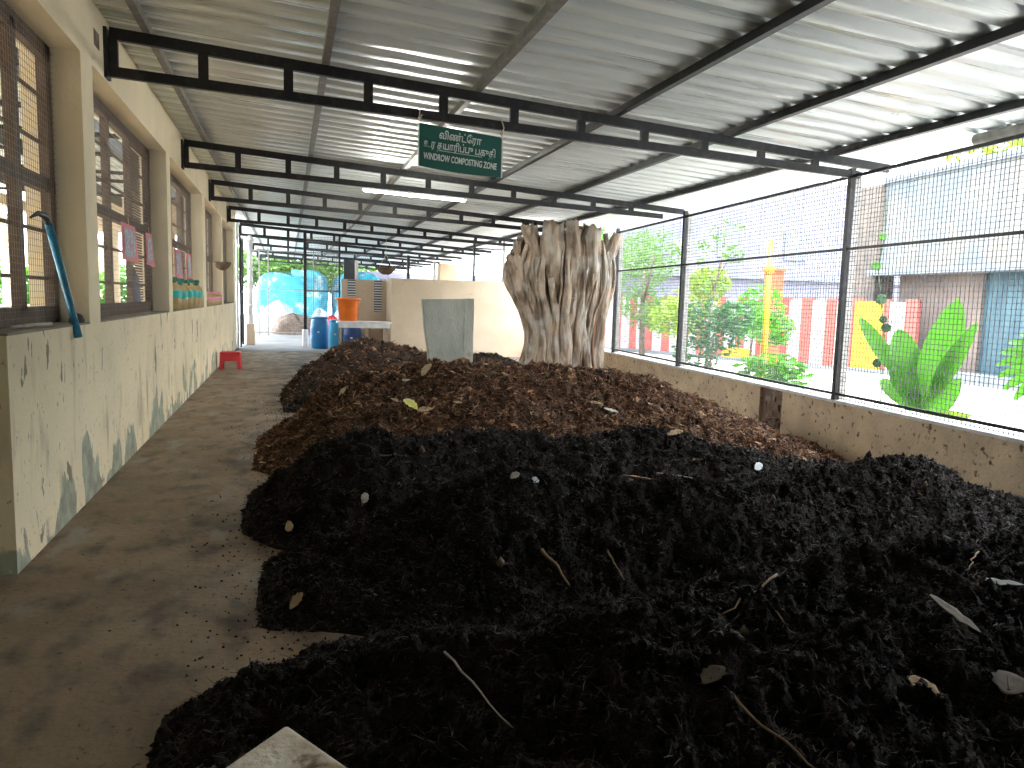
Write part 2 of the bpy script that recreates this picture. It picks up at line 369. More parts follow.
# ------------------------------------------------------------------ setting: floor, walls, roof
xs = np.concatenate([[-2.2, -1.415, 0, .8], np.linspace(1.3, 7.0, 13)])
V = []; F = []
ys = [-5, 2, 8, 14, 21.5]
for y in ys:
    for x in xs: V.append((x, y, float(floor_z(x))))
n = len(xs)
for j in range(len(ys) - 1):
    for i in range(n - 1): F.append((j * n + i, j * n + i + 1, (j + 1) * n + i + 1, (j + 1) * n + i))
fl = np_mesh('floor', V, F, M_floor); fl['kind'] = 'structure'
m = MB(); m.box(-30, 7.6, 21.5, 60, -.06, -.004)
struct('ground', m, mat('grey_yard_earth', (.20, .205, .21), (.13, .13, .135), rough=.9, scale=1.2, bump=.3, bscale=12))
m = MB(); m.box(6.75, 45, -25, 21.5, -.06, -.003); m.box(7.6, 45, 21.5, 60, -.06, -.002)
struct('ground_yard', m, M_ground)
m = MB(); m.box(-6.6, -2.2, -5, 21.5, -.06, -.002)
struct('floor_room', m, M_part)
m = MB(); m.box(-30, -6.6, -25, 21.5, -.06, -.002); struct('ground_left', m, M_ground)

ZS, ZH = 1.295, 3.245  # wall, bay and roof numbers recomputed from image pixels after refitting the camera
BAYS = [(4.62, 6.2), (6.54, 10.12), (10.41, 14.1), (14.54, 17.85), (18.25, 21.7)]
def roof_z(x): return 3.585 - .0605 * x
m = MB()
m.box(-1.8, -1.415, 4.48, 22.6, -.02, ZS)
m.box(-1.8, -1.415, 4.48, 22.6, ZH, roof_z(-1.415) + .07)
prev = [b for a, b in BAYS]; nxt = [a for a, b in BAYS[1:]] + [22.6]
for a, b in zip(prev, nxt): m.box(-1.8, -1.415, a, b, ZS, ZH)
m.box(-1.8, -1.66, 4.48, 4.62, ZS, ZH)
struct('wall_left', m, M_cream)
m = MB(); m.box(-2.1, -1.8, -5, 4.48, -.02, roof_z(-1.8) + .07)
struct('wall_light_block_left', m, M_cream)  # unseen wall beside the camera, added to block light from the left
m = MB(); m.box(-2.1, 6.75, -5.2, -5, -.3, 4.2); struct('wall_back', m, M_ledge)
m = MB(); m.add([(fence_x(-5) + .05, -5, .5), (fence_x(-5) + .2, -5, .5), (fence_x(.2) + .2, 0.2, .5), (fence_x(.2) + .05, 0.2, .5), (fence_x(-5) + .05, -5, 3.3), (fence_x(-5) + .2, -5, 3.3), (fence_x(.2) + .2, 0.2, 3.27), (fence_x(.2) + .05, 0.2, 3.27)], [(0, 3, 2, 1), (4, 5, 6, 7), (0, 1, 5, 4), (1, 2, 6, 5), (2, 3, 7, 6), (3, 0, 4, 7)]); struct('wall_light_block_right', m, M_parapet)  # unseen solid wall above the parapet, added to darken the nearest heaps
m = MB(); m.box(-1.42, -1.411, 6.62, 6.78, 3.42, 3.54); struct('trim_patch', m, M_brick)
# grey cement on the sill
m = MB()
m.box(-1.8, -1.412, 4.49, 6.2, ZS, ZS + .012)
for a, b in BAYS[1:]: m.box(-1.8, -1.412, a, b, ZS, ZS + .012)
struct('trim_sill', m, mat('sill_cement', (.33, .28, .22), (.22, .20, .17), rough=.9, scale=6, bump=.4))

# parapet on the right with a broken gap
def fpt(y, off=0., z=0.): return (fence_x(y) + off, y, z)
m = MB()
def wallseg(m, y0, y1, o0, o1, z0, z1, jag=False):
    vs = [fpt(y0, o0, z0), fpt(y0, o1, z0), fpt(y1, o1, z0), fpt(y1, o0, z0), fpt(y0, o0, z1), fpt(y0, o1, z1), fpt(y1, o1, z1), fpt(y1, o0, z1)]
    m.add(vs, [(0, 3, 2, 1), (4, 5, 6, 7), (0, 1, 5, 4), (1, 2, 6, 5), (2, 3, 7, 6), (3, 0, 4, 7)])
wallseg(m, -5, 8.02, -.02, .2, -.3, .50); wallseg(m, 8.55, 21.0, -.02, .2, -.3, .50)
struct('wall_right', m, M_parapet)
m = MB(); wallseg(m, 8.02, 8.55, .03, .2, -.3, .495)
for k in range(26):
    y = 8.04 + rnd.random() * .42; z = -.15 + rnd.random() * .58
    wallseg(m, y, y + .05 + .05 * rnd.random(), -.01 + rnd.random() * .04, .1, z, z + .03 + .05 * rnd.random())
struct('wall_right_gap', m, M_brick)
m = MB(); wallseg(m, -5, 21.0, -.035, .26, .50, .53)
struct('trim_coping', m, M_coping)

# corrugated roof
pitch = .29; V = []; F = []
ya = -5.; yb = 46.; rows = int((yb - ya) / pitch)
prof = [(0, 0), (.185, 0), (.196, .058), (.279, .058)]
pts = []
for r in range(rows):
    for dy, dz in prof: pts.append((ya + r * pitch + dy, dz))
xcols = [-2.15, 1.5, 4.0, 6.75]
for (y, dz) in pts:
    for x in xcols: V.append((x, y, roof_z(x) + .075 + dz))
nc = len(xcols)
for i in range(len(pts) - 1):
    for j in range(nc - 1): F.append((i * nc + j, i * nc + j + 1, (i + 1) * nc + j + 1, (i + 1) * nc + j))
ce = np_mesh('ceiling', V, F, M_roof); ce['kind'] = 'structure'
md = ce.modifiers.new('thick', 'SOLIDIFY'); md.thickness = .004

# purlins
for i, (x, lab) in enumerate([(-1.10, 'roof purlin running beside the cream wall, leftmost of the row'),
                              (.33, 'second roof purlin from the cream wall, above the walkway'),
                              (1.71, 'third roof purlin from the cream wall, passing above the green sign'),
                              (3.13, 'fourth roof purlin from the cream wall, over the middle of the heaps'),
                              (4.44, 'fifth roof purlin from the cream wall, second from the fence'),
                              (5.77, 'roof purlin nearest the wire fence')]):
    m = MB(); z = roof_z(x)
    m.box(x - .03, x + .03, -5, 46, z + .004, z + .072)
    tag(m.build('roof_purlin', M_grey_steel if i < 3 else M_black), 'long steel ' + lab, 'roof beam', 'purlins under the metal roof')
m = MB(); m.tube([(6.34, 5.75, 3.215), (6.2, 0, 3.215)], .055, 12)
for y in (5.4, 3.6, 1.8): m.box(6.2 + .024 * y - .01, 6.2 + .024 * y + .01, y - .02, y + .02, 3.2, 3.29)
tag(m.build('gutter_pipe', M_grey_steel, smooth=False), 'short grey pipe under the roof edge at the top right corner', 'pipe')

# trusses
TY = [7.0, 11.55, 15.3, 19.6, 24.1, 28.5, 32.9, 37.3, 41.7]
TL = ['black steel roof truss nearest the camera, carrying the green sign board', 'second black roof truss behind the green sign, with the lit tube lamp under it',
      'third black roof truss from the green sign, passing in front of the stump top', 'fourth roof truss from the green sign, just before the cream partition',
      'fifth roof truss from the green sign, first one past the cream wall end', 'sixth roof truss from the green sign, beyond the mesh screen',
      'seventh roof truss from the green sign, in the far bright section', 'eighth roof truss from the green sign, second from the far end', 'ninth and farthest roof truss from the green sign']
for y, lab in zip(TY, TL):
    near = y < 23
    mt = M_black
    t = thing('roof_truss', (-1.38, y, 3.4), lab, 'roof truss', 'trusses under the metal roof')
    xr = 6.5
    zt = lambda x: roof_z(x) - .042
    zb = lambda x: 3.275 - .0365 * x
    MB().bar((-1.38, y, zt(-1.38)), (xr, y, zt(xr)), .05, .09).build('top_chord', mt, t)
    MB().bar((-1.38, y, zb(-1.38)), (6.1, y, zb(6.1)), .05, .08).build('bottom_chord', mt, t)
    for k in range(11):
        x = -1.36 + .687 * k
        w = .08
        MB().box(x - w / 2, x + w / 2, y - .022, y + .022, zb(x), zt(x) - .03).build('web_strut', mt, t)
    MB().box(-1.415, -1.39, y - .07, y + .07, zb(-1.4) - .06, zt(-1.4) + .03).build('wall_plate', mt, t)

# ------------------------------------------------------------------ left windows
def lattice(m, x, y0, y1, z0, z1, s, w):
    n = int((y1 - y0) / s)
    for i in range(1, n): yy = y0 + i * (y1 - y0) / n; m.box(x - w / 2, x + w / 2, yy - w / 2, yy + w / 2, z0, z1)
    n = int((z1 - z0) / s)
    for i in range(1, n): zz = z0 + i * (z1 - z0) / n; m.box(x - w / 2, x + w / 2, y0, y1, zz - w / 2, zz + w / 2)
for i, (a, b) in enumerate(BAYS):
    X = -1.64
    m = MB(); fw = .08
    m.box(X - .03, X + .03, a, a + fw, ZS + .012, ZH); m.box(X - .03, X + .03, b - fw * 1.5, b, ZS + .012, ZH)
    m.box(X - .03, X + .03, a, b, ZS + .012, ZS + .13); m.box(X - .03, X + .03, a, b, ZH - .10, ZH)
    zm = 2.27; m.box(X - .035, X + .035, a, b, zm - .045, zm + .045)
    L_ = b - a
    mul = [5.45] if i == 0 else [a + L_ * .40, a + L_ * .68]
    for yy in mul: m.box(X - .03, X + .03, yy - .05, yy + .05, ZS + .1, ZH - .05)
    for zz in (1.62, 1.95, 2.56, 2.88): m.box(X - .02, X - .005, a, b, zz - .012, zz + .012)
    fr = m.build('window_%d' % (i + 1), M_wood); fr['kind'] = 'structure'
    m = MB(); lattice(m, X + .045, a, b, ZS + .02, ZH - .01, (.042 if i < 3 else .055), (.0022 if i < 2 else .003))
    m.build('wire_mesh', M_wire2, fr)
    if i >= 1:   # timber shutter folded open behind the far third
        m = MB(); y0 = a + L_ * .80
        n = 26
        for z0, z1 in ((ZS + .13, zm - .05), (zm + .05, ZH - .1)):
            for k in range(n): zz = z0 + (z1 - z0) * k / n; m.bar((X - .055, y0, zz + .02), (X - .055, b - .15, zz + .02), .02, (z1 - z0) / n * .5)
        m.build('louvre_shutter', M_wood, fr)

# the hall behind the windows
m = MB(); XR = -6.4
m.box(XR - .2, XR, -5, 30, 0, 1.1); m.box(XR - .2, XR, -5, 30, 3.5, 3.75)
for y in np.arange(-4, 31, 3.1): m.box(XR - .2, XR, y, y + .35, 1.1, 3.3)
m.box(-6.4, -1.8, 22.4, 22.6, 0, 1.05); m.box(-6.4, -1.8, 22.4, 22.6, 3.1, 4.0)
for x in (-6.4, -4.7, -3.3, -2.1): m.box(x, x + .32, 22.4, 22.6, 1.05, 3.1)
m.box(-6.4, -1.8, 3.4, 3.6, 0, 4.0)
struct('wall_room_far', m, mat('room_plaster', (.62, .50, .36), (.54, .43, .31), scale=2, rough=.9))
m = MB(); m.box(-6.8, -1.79, 3.4, 22.6, 4.02, 4.06)
for y in np.arange(3.6, 21.5, .29): m.box(-6.8, -1.79, y, y + .06, 3.99, 4.02)
struct('ceiling_room', m, M_roof)
m = MB()
for y in (5.2, 8.2, 11.5, 15, 18.5): m.box(-6.4, -1.8, y, y + .05, 3.6, 3.66); m.box(-6.4, -1.8, y, y + .05, 3.9, 3.97)
for k in range(3): m.box(-5.6 + k * 1.5, -5.55 + k * 1.5, 3.6, 21.4, 3.66, 3.9)
struct('trim_room_beams', m, M_black)

# ------------------------------------------------------------------ foliage helpers
def leaves(centers, n, r, size, seed, flat=.5):
    R = np.random.RandomState(seed); V = []; F = []
    C_ = np.array([c[:3] for c in centers]); RR = np.array([c[3] for c in centers])
    k = R.randint(0, len(C_), n)
    d = R.normal(size=(n, 3)); d /= np.linalg.norm(d, axis=1)[:, None]
    P = C_[k] + d * (RR[k] * R.uniform(.35, 1, n) ** .6)[:, None] * np.array([1, 1, r])
    a = R.normal(size=(n, 3)); a[:, 2] *= flat; a /= np.linalg.norm(a, axis=1)[:, None]
    b = np.cross(a, R.normal(size=(n, 3))); b /= np.linalg.norm(b, axis=1)[:, None]
    s = size * R.uniform(.6, 1.3, n)[:, None]
    V = np.stack([P - a * s, P - b * s * .35, P + a * s, P + b * s * .35], 1).reshape(-1, 3)
    F = np.arange(4 * n).reshape(-1, 4)
    return V, F
def bush(name, loc, cents, n, size, m_, label, cat, stems=(), seed=1, group=None, rs=.8):
    t = thing(name, loc, label, cat, group)
    V, F = leaves(cents, n, rs, size, seed)
    np_mesh('foliage', V, F, m_, parent=t)
    if stems:
        m = MB()
        for p, r in stems: m.tube(p, r, 6)
        m.build('stem', M_stem, t, smooth=True)
    return t
# ------------------------------------------------------------------ wire fence on the right
PY = [7.1, 11.45, 14.7]
posts = [('black steel fence post at the right, tallest of the three in view', 7.0), ('black steel fence post between the tree stump and the yellow pole', 11.2), ('black steel fence post standing right beside the tree stump', 14.4)]
for (lab, y) in posts:
    t = thing('fence_post', (fence_x(y), y, .53), lab, 'post', 'fence posts on the parapet')
    x = fence_x(y)
    MB().box(x - .03, x + .03, y - .03, y + .03, .53, 3.12).build('post', M_black, t)
    MB().box(x + .05, x + .13, y - .01, y + .08, .53, 3.10).build('rear_post', M_grey_steel, t)['label'] = 'light grey rear tube'
def fpanel(name, y0, y1, lab):
    t = thing(name, (fence_x((y0 + y1) / 2), (y0 + y1) / 2, .2), lab, 'fence', 'wire mesh panels of the right fence')
    for nm, z, w in (('top_rail', 3.03, .035), ('mid_rail', 2.235, .030), ('bottom_rail', .60, .030)):
        MB().bar(fpt(y0, 0, z), fpt(y1, 0, z), w).build(nm, M_black, t)
    m = MB(); s = .050; w = .0052
    n = int((y1 - y0) / s)
    R = random.Random(3)
    for i in range(n + 1):
        yy = y0 + (y1 - y0) * i / n; x = fence_x(yy) + .02
        m.bar((x, yy, .54), (x + .004 * R.uniform(-1, 1), yy + .01 * R.uniform(-1, 1), 3.02), w)
    for k in range(int(2.47 / s)):
        z = .55 + k * s; m.bar(fpt(y0, .026, z), fpt(y1, .026, z), w)
    m.build('wire_mesh', M_wire, t)
fpanel('mesh_fence', -1.0, 6.965, 'nearest wire mesh fence panel at the right, in front of the teal door')
fpanel('mesh_fence', 7.035, 11.165, 'wire mesh fence panel between the two right posts, before the yellow pole')
fpanel('mesh_fence', 11.235, 14.365, 'narrowest wire mesh fence panel, just right of the tree stump')
# return screen behind the stump
t = thing('mesh_screen', (6.0, 21.2, 2.1), 'wire mesh screen on top of the cream partition, left of the stump', 'fence')
for x in (5.2, 6.1): MB().box(x - .03, x + .03, 21.22, 21.28, 2.1, 3.3).build('post', M_grey_steel if x > 6 else M_black, t)
MB().bar((5.15, 21.25, 3.05), (7.1, 21.25, 3.05), .04).build('top_rail', M_black, t)
m = MB()
for i in range(36): m.box(5.2 + i * .052, 5.206 + i * .052, 21.25, 21.256, 2.1, 3.05)
for i in range(18): m.box(5.2, 7.1, 21.25, 21.256, 2.1 + i * .052, 2.106 + i * .052)
m.build('wire_mesh', M_wire, t)

# ------------------------------------------------------------------ far partition and end screens
m = MB(); m.box(2.80, 7.15, 21.2, 21.35, -.2, 2.1); m.box(2.80, 2.88, 21.35, 22.4, -.1, 2.1); m.box(1.50, 2.88, 22.4, 22.55, -.1, 2.06)
struct('wall_partition', m, M_part)
t = thing('end_post', (.5, 23.6, 0), 'black steel post with white base at the end of the walkway', 'post')
MB().box(.455, .545, 23.55, 23.64, .45, 3.45).build('post', M_black, t)
MB().lathe((.5, 23.595, 0), [(.09, 0), (.09, .5), (.07, .52)], 16).build('base_sleeve', M_white, t)['label'] = 'white base sleeve'
t = thing('thin_post', (1.45, 22.4, 0), 'thin dark steel post at the left edge of the cream partition', 'post')
MB().box(1.42, 1.47, 22.42, 22.47, 0, 3.3).build('shaft', M_black, t)
MB().box(1.38, 1.47, 22.40, 22.48, 3.28, 3.31).build('cap_plate', M_black, t)
t = thing('mesh_screen', (.95, 23.0, 1.0), 'wire mesh screen between the two end posts above the blue barrels', 'fence')
MB().bar((.54, 23.5, 1.69), (1.42, 22.48, 1.69), .05).build('mid_rail', M_black, t)
m = MB()
for i in range(22): x = .56 + i * .04; y = 23.5 - i * .0465; m.box(x, x + .007, y, y + .007, 1.71, 3.3)
for i in range(29): m.bar((.54, 23.5, 1.73 + i * .055), (1.42, 22.48, 1.73 + i * .055), .007)
m.build('wire_mesh', M_wire, t)
t = thing('far_screen', (-.3, 30, 0), 'far thin mesh screen with mid rail in front of the blue tarpaulins', 'fence')
for x in (-1.05, -.72, .95): MB().box(x - .025, x + .025, 29.98, 30.03, 0, 3.3).build('post', M_grey_steel, t)
for z in (.1, 1.75, 3.2): MB().box(-1.3, 3.2, 29.99, 30.02, z - .02, z + .02).build('rail', M_grey_steel, t)
m = MB()
for i in range(56): m.box(-1.3 + i * .08, -1.294 + i * .08, 30.0, 30.006, .1, 3.2)
for i in range(39): m.box(-1.3, 3.2, 30.0, 30.006, .1 + i * .08, .106 + i * .08)
m.build('wire_mesh', M_wire, t)
t = thing('gate_leaf', (-1.29, 22.8, 0), 'black steel gate leaf folded open against the wall end', 'gate')
for y in (22.75, 23.95): MB().box(-1.33, -1.28, y - .03, y + .03, .02, 3.2).build('stile', M_black, t)
for z in (.1, 1.6, 3.15): MB().box(-1.32, -1.29, 22.75, 23.95, z - .02, z + .02).build('rail', M_black, t)
m = MB()
for k in range(9): y = 22.88 + k * .12; m.box(-1.312, -1.302, y, y + .012, .1, 3.15)
m.build('infill_bars', M_black, t)
MB().tube([(-1.30, 22.72, 1.30), (-1.24, 22.68, 1.30), (-1.24, 22.68, 1.48), (-1.30, 22.72, 1.48)], .014, 8).build('handle', M_black, t)
t = thing('drain_pipe', (-1.37, 22.66, 0), 'thin white downpipe at the corner of the cream wall', 'pipe')
MB().tube([(-1.38, 22.65, 0), (-1.38, 22.65, 3.55)], .035, 12).build('pipe', M_white, t, smooth=True)
for z in (.4, 2.0, 3.1): MB().tube([(-1.38, 22.65, z), (-1.38, 22.65, z + .07)], .045, 12).build('collar', M_white, t, smooth=True)
t = thing('vent_pipe', (-1.1, 24.1, 0), 'thick white standpipe on a cream block beside the gate', 'pipe')
MB().tube([(-1.1, 24.1, .6), (-1.1, 24.1, 3.1)], .075, 16).build('pipe', M_white, t, smooth=True)
MB().lathe((-1.1, 24.1, 3.1), [(.08, 0), (.14, .03), (.14, .08), (.06, .2), (.02, .22)], 16).build('cowl', M_white, t, smooth=True)
for z in (1.15, 2.3): MB().tube([(-1.1, 24.1, z), (-1.1, 24.1, z + .09)], .088, 16).build('collar', M_white, t, smooth=True)
MB().box(-1.22, -.98, 23.98, 24.22, 0, .65).build('plinth', M_part, t, bevel=.01)

# barrels, table, tub
def barrel(x, y, r, h, m_, lab):
    t = thing('plastic_barrel', (x, y, 0), lab, 'barrel', 'plastic barrels by the table')
    MB().lathe((x, y, 0), [(r * .82, 0), (r * .88, .02), (r * .95, h * .12), (r, h * .3), (r * 1.02, h * .33), (r, h * .36), (r, h * .62), (r * 1.02, h * .65), (r, h * .68), (r * .96, h * .86), (r * .86, h * .95), (r * .84, h)], 28).build('drum', m_, t, smooth=True)
    MB().lathe((x, y, h), [(r * .88, -.03), (r * .9, 0), (r * .9, .03), (r * .8, .035)], 28).build('lid', m_, t, smooth=True)
    MB().box(x - r * .2 - .03, x - r * .2 + .03, y - r * 1.03, y - r * .97, h * .52, h * .58).build('label_patch', M_white, t)['label'] = 'small white label patch'
barrel(.90, 22.7, .265, .90, M_blue, 'bright blue plastic barrel nearest the end post')
barrel(1.33, 22.1, .20, .84, M_cyan, 'light blue plastic barrel just left of the white table')
barrel(1.77, 21.75, .26, .70, M_darkblue, 'dark blue plastic barrel under the white table')
t = thing('table', (2.0, 20.8, 0), 'small white topped table in front of the cream partition', 'table')
MB().box(1.27, 2.74, 20.6, 21.15, .83, .89).build('table_top', M_table, t, bevel=.01)
MB().box(1.31, 2.70, 20.62, 20.65, .71, .83).build('apron', M_table, t)
for x, y in ((1.37, 20.68), (1.37, 21.07), (2.6, 20.68), (2.6, 21.07), (2.05, 20.68), (2.18, 21.07)):
    MB().box(x - .03, x + .03, y - .03, y + .03, 0, .83).build('leg', M_tableleg, t)
t = thing('plastic_tub', (1.58, 20.87, .89), 'orange plastic tub standing on the white table', 'tub')
MB().lathe((1.58, 20.87, .89), [(.23, 0), (.24, .01), (.30, .56), (.31, .58), (.29, .58), (.22, .03)], 28, 1, .75).build('body', M_orange, t, smooth=True)
MB().lathe((1.58, 20.87, 1.45), [(.31, 0), (.34, .01), (.34, .06), (.30, .065)], 28, 1, .75).build('rim', M_orange, t, smooth=True)
t = thing('wall_box', (1.72, 22.47, 2.06), 'dark grey box standing on top of the partition above the orange tub', 'box')
MB().box(1.57, 1.88, 22.42, 22.54, 2.06, 2.62).build('case', M_dark, t, bevel=.01); MB().box(1.90, 1.98, 22.42, 22.54, 2.06, 2.62).build('side_panel', M_white, t)
for x, z0, lab in ((1.69, 1.58, 'short strip of white ventilation louvres on the partition wall, above the orange tub'), (2.46, 1.12, 'long strip of white ventilation louvres on the partition wall, right of the orange tub')):
    t = thing('louvre_strip', (x, 22.38, z0), lab, 'vent')
    MB().box(x - .005, x + .215, 22.37, 22.398, z0, 2.05).build('backing', M_lav, t)
    n = int((2.05 - z0) / .075)
    for k in range(n): MB().bar((x, 22.35, z0 + .04 + k * .075), (x + .21, 22.35, z0 + .04 + k * .075), .04, .03).build('slat', M_white, t)
t = thing('hanging_bowl', (2.62, 21.0, 2.25), 'brown shallow basket bowl hanging above the cream partition', 'bowl')
MB().lathe((2.62, 21.0, 2.19), [(.08, 0), (.16, .04), (.26, .13), (.30, .20), (.27, .20), (.14, .08), (.02, .05)], 24).build('bowl', M_shell, t, smooth=True)
for dx in (-.2, .2): MB().tube([(2.62 + dx, 21.0, 2.36), (2.62, 21.0, 2.75), (2.62, 21.0, 3.44)], .005, 5).build('cord', M_rope, t)

# beyond the partition
m = MB(); m.box(3.4, 26, 46.0, 46.3, -.1, 3.1)
struct('wall_far', m, M_lav)
t = thing('tan_block', (7, 31, 0), 'tan concrete block wall standing behind the partition', 'wall block')
MB().box(6.13, 7.2, 31, 31.6, 0, 3.05).build('body', M_tan, t); MB().box(7.2, 7.36, 31.02, 31.6, 0, 3.05).build('end_face', M_ledge, t)
for k, (x, y, lab) in enumerate([(4.2, 27.2, 'thin dark post in the far section, left of the tan block'), (5.8, 30.5, 'grey post in the far section, just left of the tan block'), (2.75, 32.6, 'far thin post standing behind the dark wall box')]):
    t = thing('far_post', (x, y, 0), lab, 'post')
    MB().box(x - .05, x + .05, y - .05, y + .05, 0, 3.1).build('shaft', M_black if k == 0 else M_grey_steel, t); MB().box(x - .1, x + .1, y - .1, y + .1, 0, .02).build('base_plate', M_grey_steel, t)

# blue tarpaulins, sacks, soil
def lump(name, c, r, m_, seed, parent=None, amp=.25, n=40, flat=0.):
    u = np.linspace(0, 2 * PI, n, endpoint=False); v = np.linspace(0, PI / 2 * 1.0, n // 2)
    V = []; 
    for b_ in v:
        for a_ in u:
            d = np.array([math.cos(a_) * math.cos(b_), math.sin(a_) * math.cos(b_), math.sin(b_)])
            d = np.sign(d) * np.abs(d) ** (1 - .35 * flat)
            k = 1 + amp * float(fbm(np.array([math.cos(a_) * 1.5 + d[2] * 1.1]), np.array([math.sin(a_) * 1.5 + d[2]]), 1.2, 4, seed)[0])
            V.append((c[0] + d[0] * r[0] * k, c[1] + d[1] * r[1] * k, c[2] + d[2] * r[2] * k))
    F = [(i * n + j, i * n + (j + 1) % n, (i + 1) * n + (j + 1) % n, (i + 1) * n + j) for i in range(len(v) - 1) for j in range(n)]
    return np_mesh(name, V, F, m_, parent=parent, smooth=True)
tag(lump('tarpaulin_heap', (.15, 36.2, -.05), (1.55, 1.2, 2.5), M_tarp, 5, amp=.2, flat=1.9), 'large stack covered in blue tarpaulin at the far end', 'tarpaulin')
tag(lump('tarpaulin_heap', (3.2, 36.3, -.05), (1.2, 1.1, 2.5), M_tarp, 9, amp=.22, flat=1.7), 'smaller blue tarpaulin stack behind the blue barrels', 'tarpaulin')
tag(lump('plastic_sheet_mound', (-.35, 34.0, -.05), (1.0, .8, 1.3), M_sack, 11, amp=.3), 'mound of pale plastic sheet in front of the blue tarpaulin', 'plastic sheet')
tag(lump('soil_mound', (.25, 31.2, -.05), (.95, .7, .78), M_dirt, 15, amp=.3), 'small mound of dry soil behind the far screen', 'soil mound')
for i, (x, y, rx, rz, lab) in enumerate([(1.35, 33.3, .42, .95, 'white sack slumped behind the end post, left of the others'), (2.25, 33.0, .42, 1.0, 'white sack behind the blue barrels, middle of three'), (3.15, 33.2, .4, .8, 'white sack behind the blue barrels, rightmost of three')]):
    tag(lump('sack', (x, y, -.05), (rx, .5, rz), M_sack, 20 + i, amp=.25, flat=.5), lab, 'sack', 'white sacks at the far end')
tag(lump('red_cloth', (1.75, 32.0, .0), (.4, .3, .72), M_red, 31, amp=.3), 'red cloth bundle lying among the white sacks', 'cloth')
bush('hedge_tree', (-.5, 48.5, 0), [(-2.6 + i * .9, 48.5 + (i % 2), 3.1 + .6 * math.sin(i * 2), 1.6) for i in range(9)], 16000, .16, M_leafT, 'green leafy trees above the blue tarpaulin at the far end', 'tree', [([(0, 48.5, 0), (.1, 48.5, 2.8)], [.15, .1]), ([(3, 48.5, 0), (3, 48.5, 2.8)], [.15, .1])], 3)
bush('side_hedge', (-9, 12, 0), [(-9.5 + (i % 3) * .6, 6 + i * 1.6, 1.7 + .4 * math.sin(i * 3), 1.2) for i in range(13)] + [(-8.5 + i * .9, 27.5, 1.5 + .3 * math.sin(i * 2), .95) for i in range(6)], 12000, .13, M_leafA, 'green hedge seen through the mesh windows beyond the hall', 'hedge', [([(-9, 2 + k * 4, 0), (-9, 2 + k * 4, 1.8)], [.1, .06]) for k in range(5)], 4)

# ------------------------------------------------------------------ yard on the right
t = thing('neighbour_building', (14, 8, -.36), 'weathered grey building with ledge and teal door across the yard', 'building')
bx = lambda y: 14.56 + .079 * (y - 11.5)  # building face and striped wall lines computed offline from image pixels
def bseg(m, y0, y1, o0, o1, z0, z1):
    vs = [(bx(y0) + o0, y0, z0), (bx(y0) + o1, y0, z0), (bx(y1) + o1, y1, z0), (bx(y1) + o0, y1, z0), (bx(y0) + o0, y0, z1), (bx(y0) + o1, y0, z1), (bx(y1) + o1, y1, z1), (bx(y1) + o0, y1, z1)]
    m.add(vs, [(0, 3, 2, 1), (4, 5, 6, 7), (0, 1, 5, 4), (1, 2, 6, 5), (2, 3, 7, 6), (3, 0, 4, 7)])
m = MB(); bseg(m, -4, 16.1, 0, 6, 2.62, 4.95); m.build('upper_wall', M_bface, t)
m = MB(); bseg(m, 13.0, 15.6, .25, 6, 0, 2.5); m.build('lower_wall', M_bpink, t)
m = MB(); bseg(m, -4, 16.2, -.35, .3, 2.48, 2.62); m.build('ledge', M_ledge, t)
m = MB(); bseg(m, -4, 13.0, .35, .45, .2, 2.48); d = m.build('door', M_door, t)
m = MB()
for k in range(10): bseg(m, 3.2 + k, 3.24 + k, .32, .36, .25, 2.4)
m.build('door_seam', M_dark, d)
m = MB(); bseg(m, -4, 13.4, -.3, .6, 0, .22); m.build('step', M_ledge, t)
m = MB(); bseg(m, 16.1, 17.4, -.12, .5, 0, 4.85); m.build('corner_pillar', M_pillar, t)
m = MB(); bseg(m, -4, 16.1, -.08, .02, 4.85, 5.0); m.build('roof_edge', M_ledge, t)
t = thing('far_building', (22, 27, 0), 'large pale lavender building behind the striped wall', 'building')
MB().box(12.4, 36, 27, 35, 0, 6.9).build('wall', M_lav, t)
for k in range(3): MB().box(13.6 + k * 3.2, 14.7 + k * 3.2, 26.93, 27.0, 3.6, 4.8).build('window', M_ledge, t)
MB().box(12.2, 36, 26.7, 27, 2.75, 2.9).build('ledge', M_ledge, t)

# striped compound wall
A = Vector((14.5, 14.3, 0)); B = Vector((10.2, 23.7, 0)); D = (B - A); Ln = D.length; D.normalize(); Nn = Vector((D.y, -D.x, 0))
t = thing('striped_wall', A, 'red and white vertically striped compound wall behind the plants', 'wall')
k = 0; s = 0.
seq = []
while s < Ln:
    w = .36 if k % 2 else .30
    seq.append((s, min(s + w, Ln), k % 2)); s += w; k += 1
m = MB()
for s0, s1, c in seq:
    m.cur = c
    p = A + D * s0; q = A + D * s1; h = 1.86 if c == 0 else 1.80
    vs = [p, q, q + Nn * .15, p + Nn * .15]; vs += [v + Vector((0, 0, h)) for v in vs]
    m.add(vs, [(0, 3, 2, 1), (4, 5, 6, 7), (0, 1, 5, 4), (1, 2, 6, 5), (2, 3, 7, 6), (3, 0, 4, 7)])
m.build('panel', [M_sred, M_swhite], t)
def wallbox(t, nm, s0, s1, z0, z1, off, th, m_):
    m = MB(); p = A + D * s0 - Nn * off; q = A + D * s1 - Nn * off
    vs = [p, q, q + Nn * th, p + Nn * th]; vs = [Vector((v.x, v.y, z0)) for v in vs] + [Vector((v.x, v.y, z1)) for v in vs]
    m.add(vs, [(0, 3, 2, 1), (4, 5, 6, 7), (0, 1, 5, 4), (1, 2, 6, 5), (2, 3, 7, 6), (3, 0, 4, 7)]); return m.build(nm, m_, t)
wallbox(t, 'yellow_panel', .80, 1.50, .0, 1.80, .04, .04, M_yellow)['label'] = 'yellow painted panel'
wallbox(t, 'low_yellow_panel', 4.4, 5.3, .0, .38, .04, .04, M_yellow)
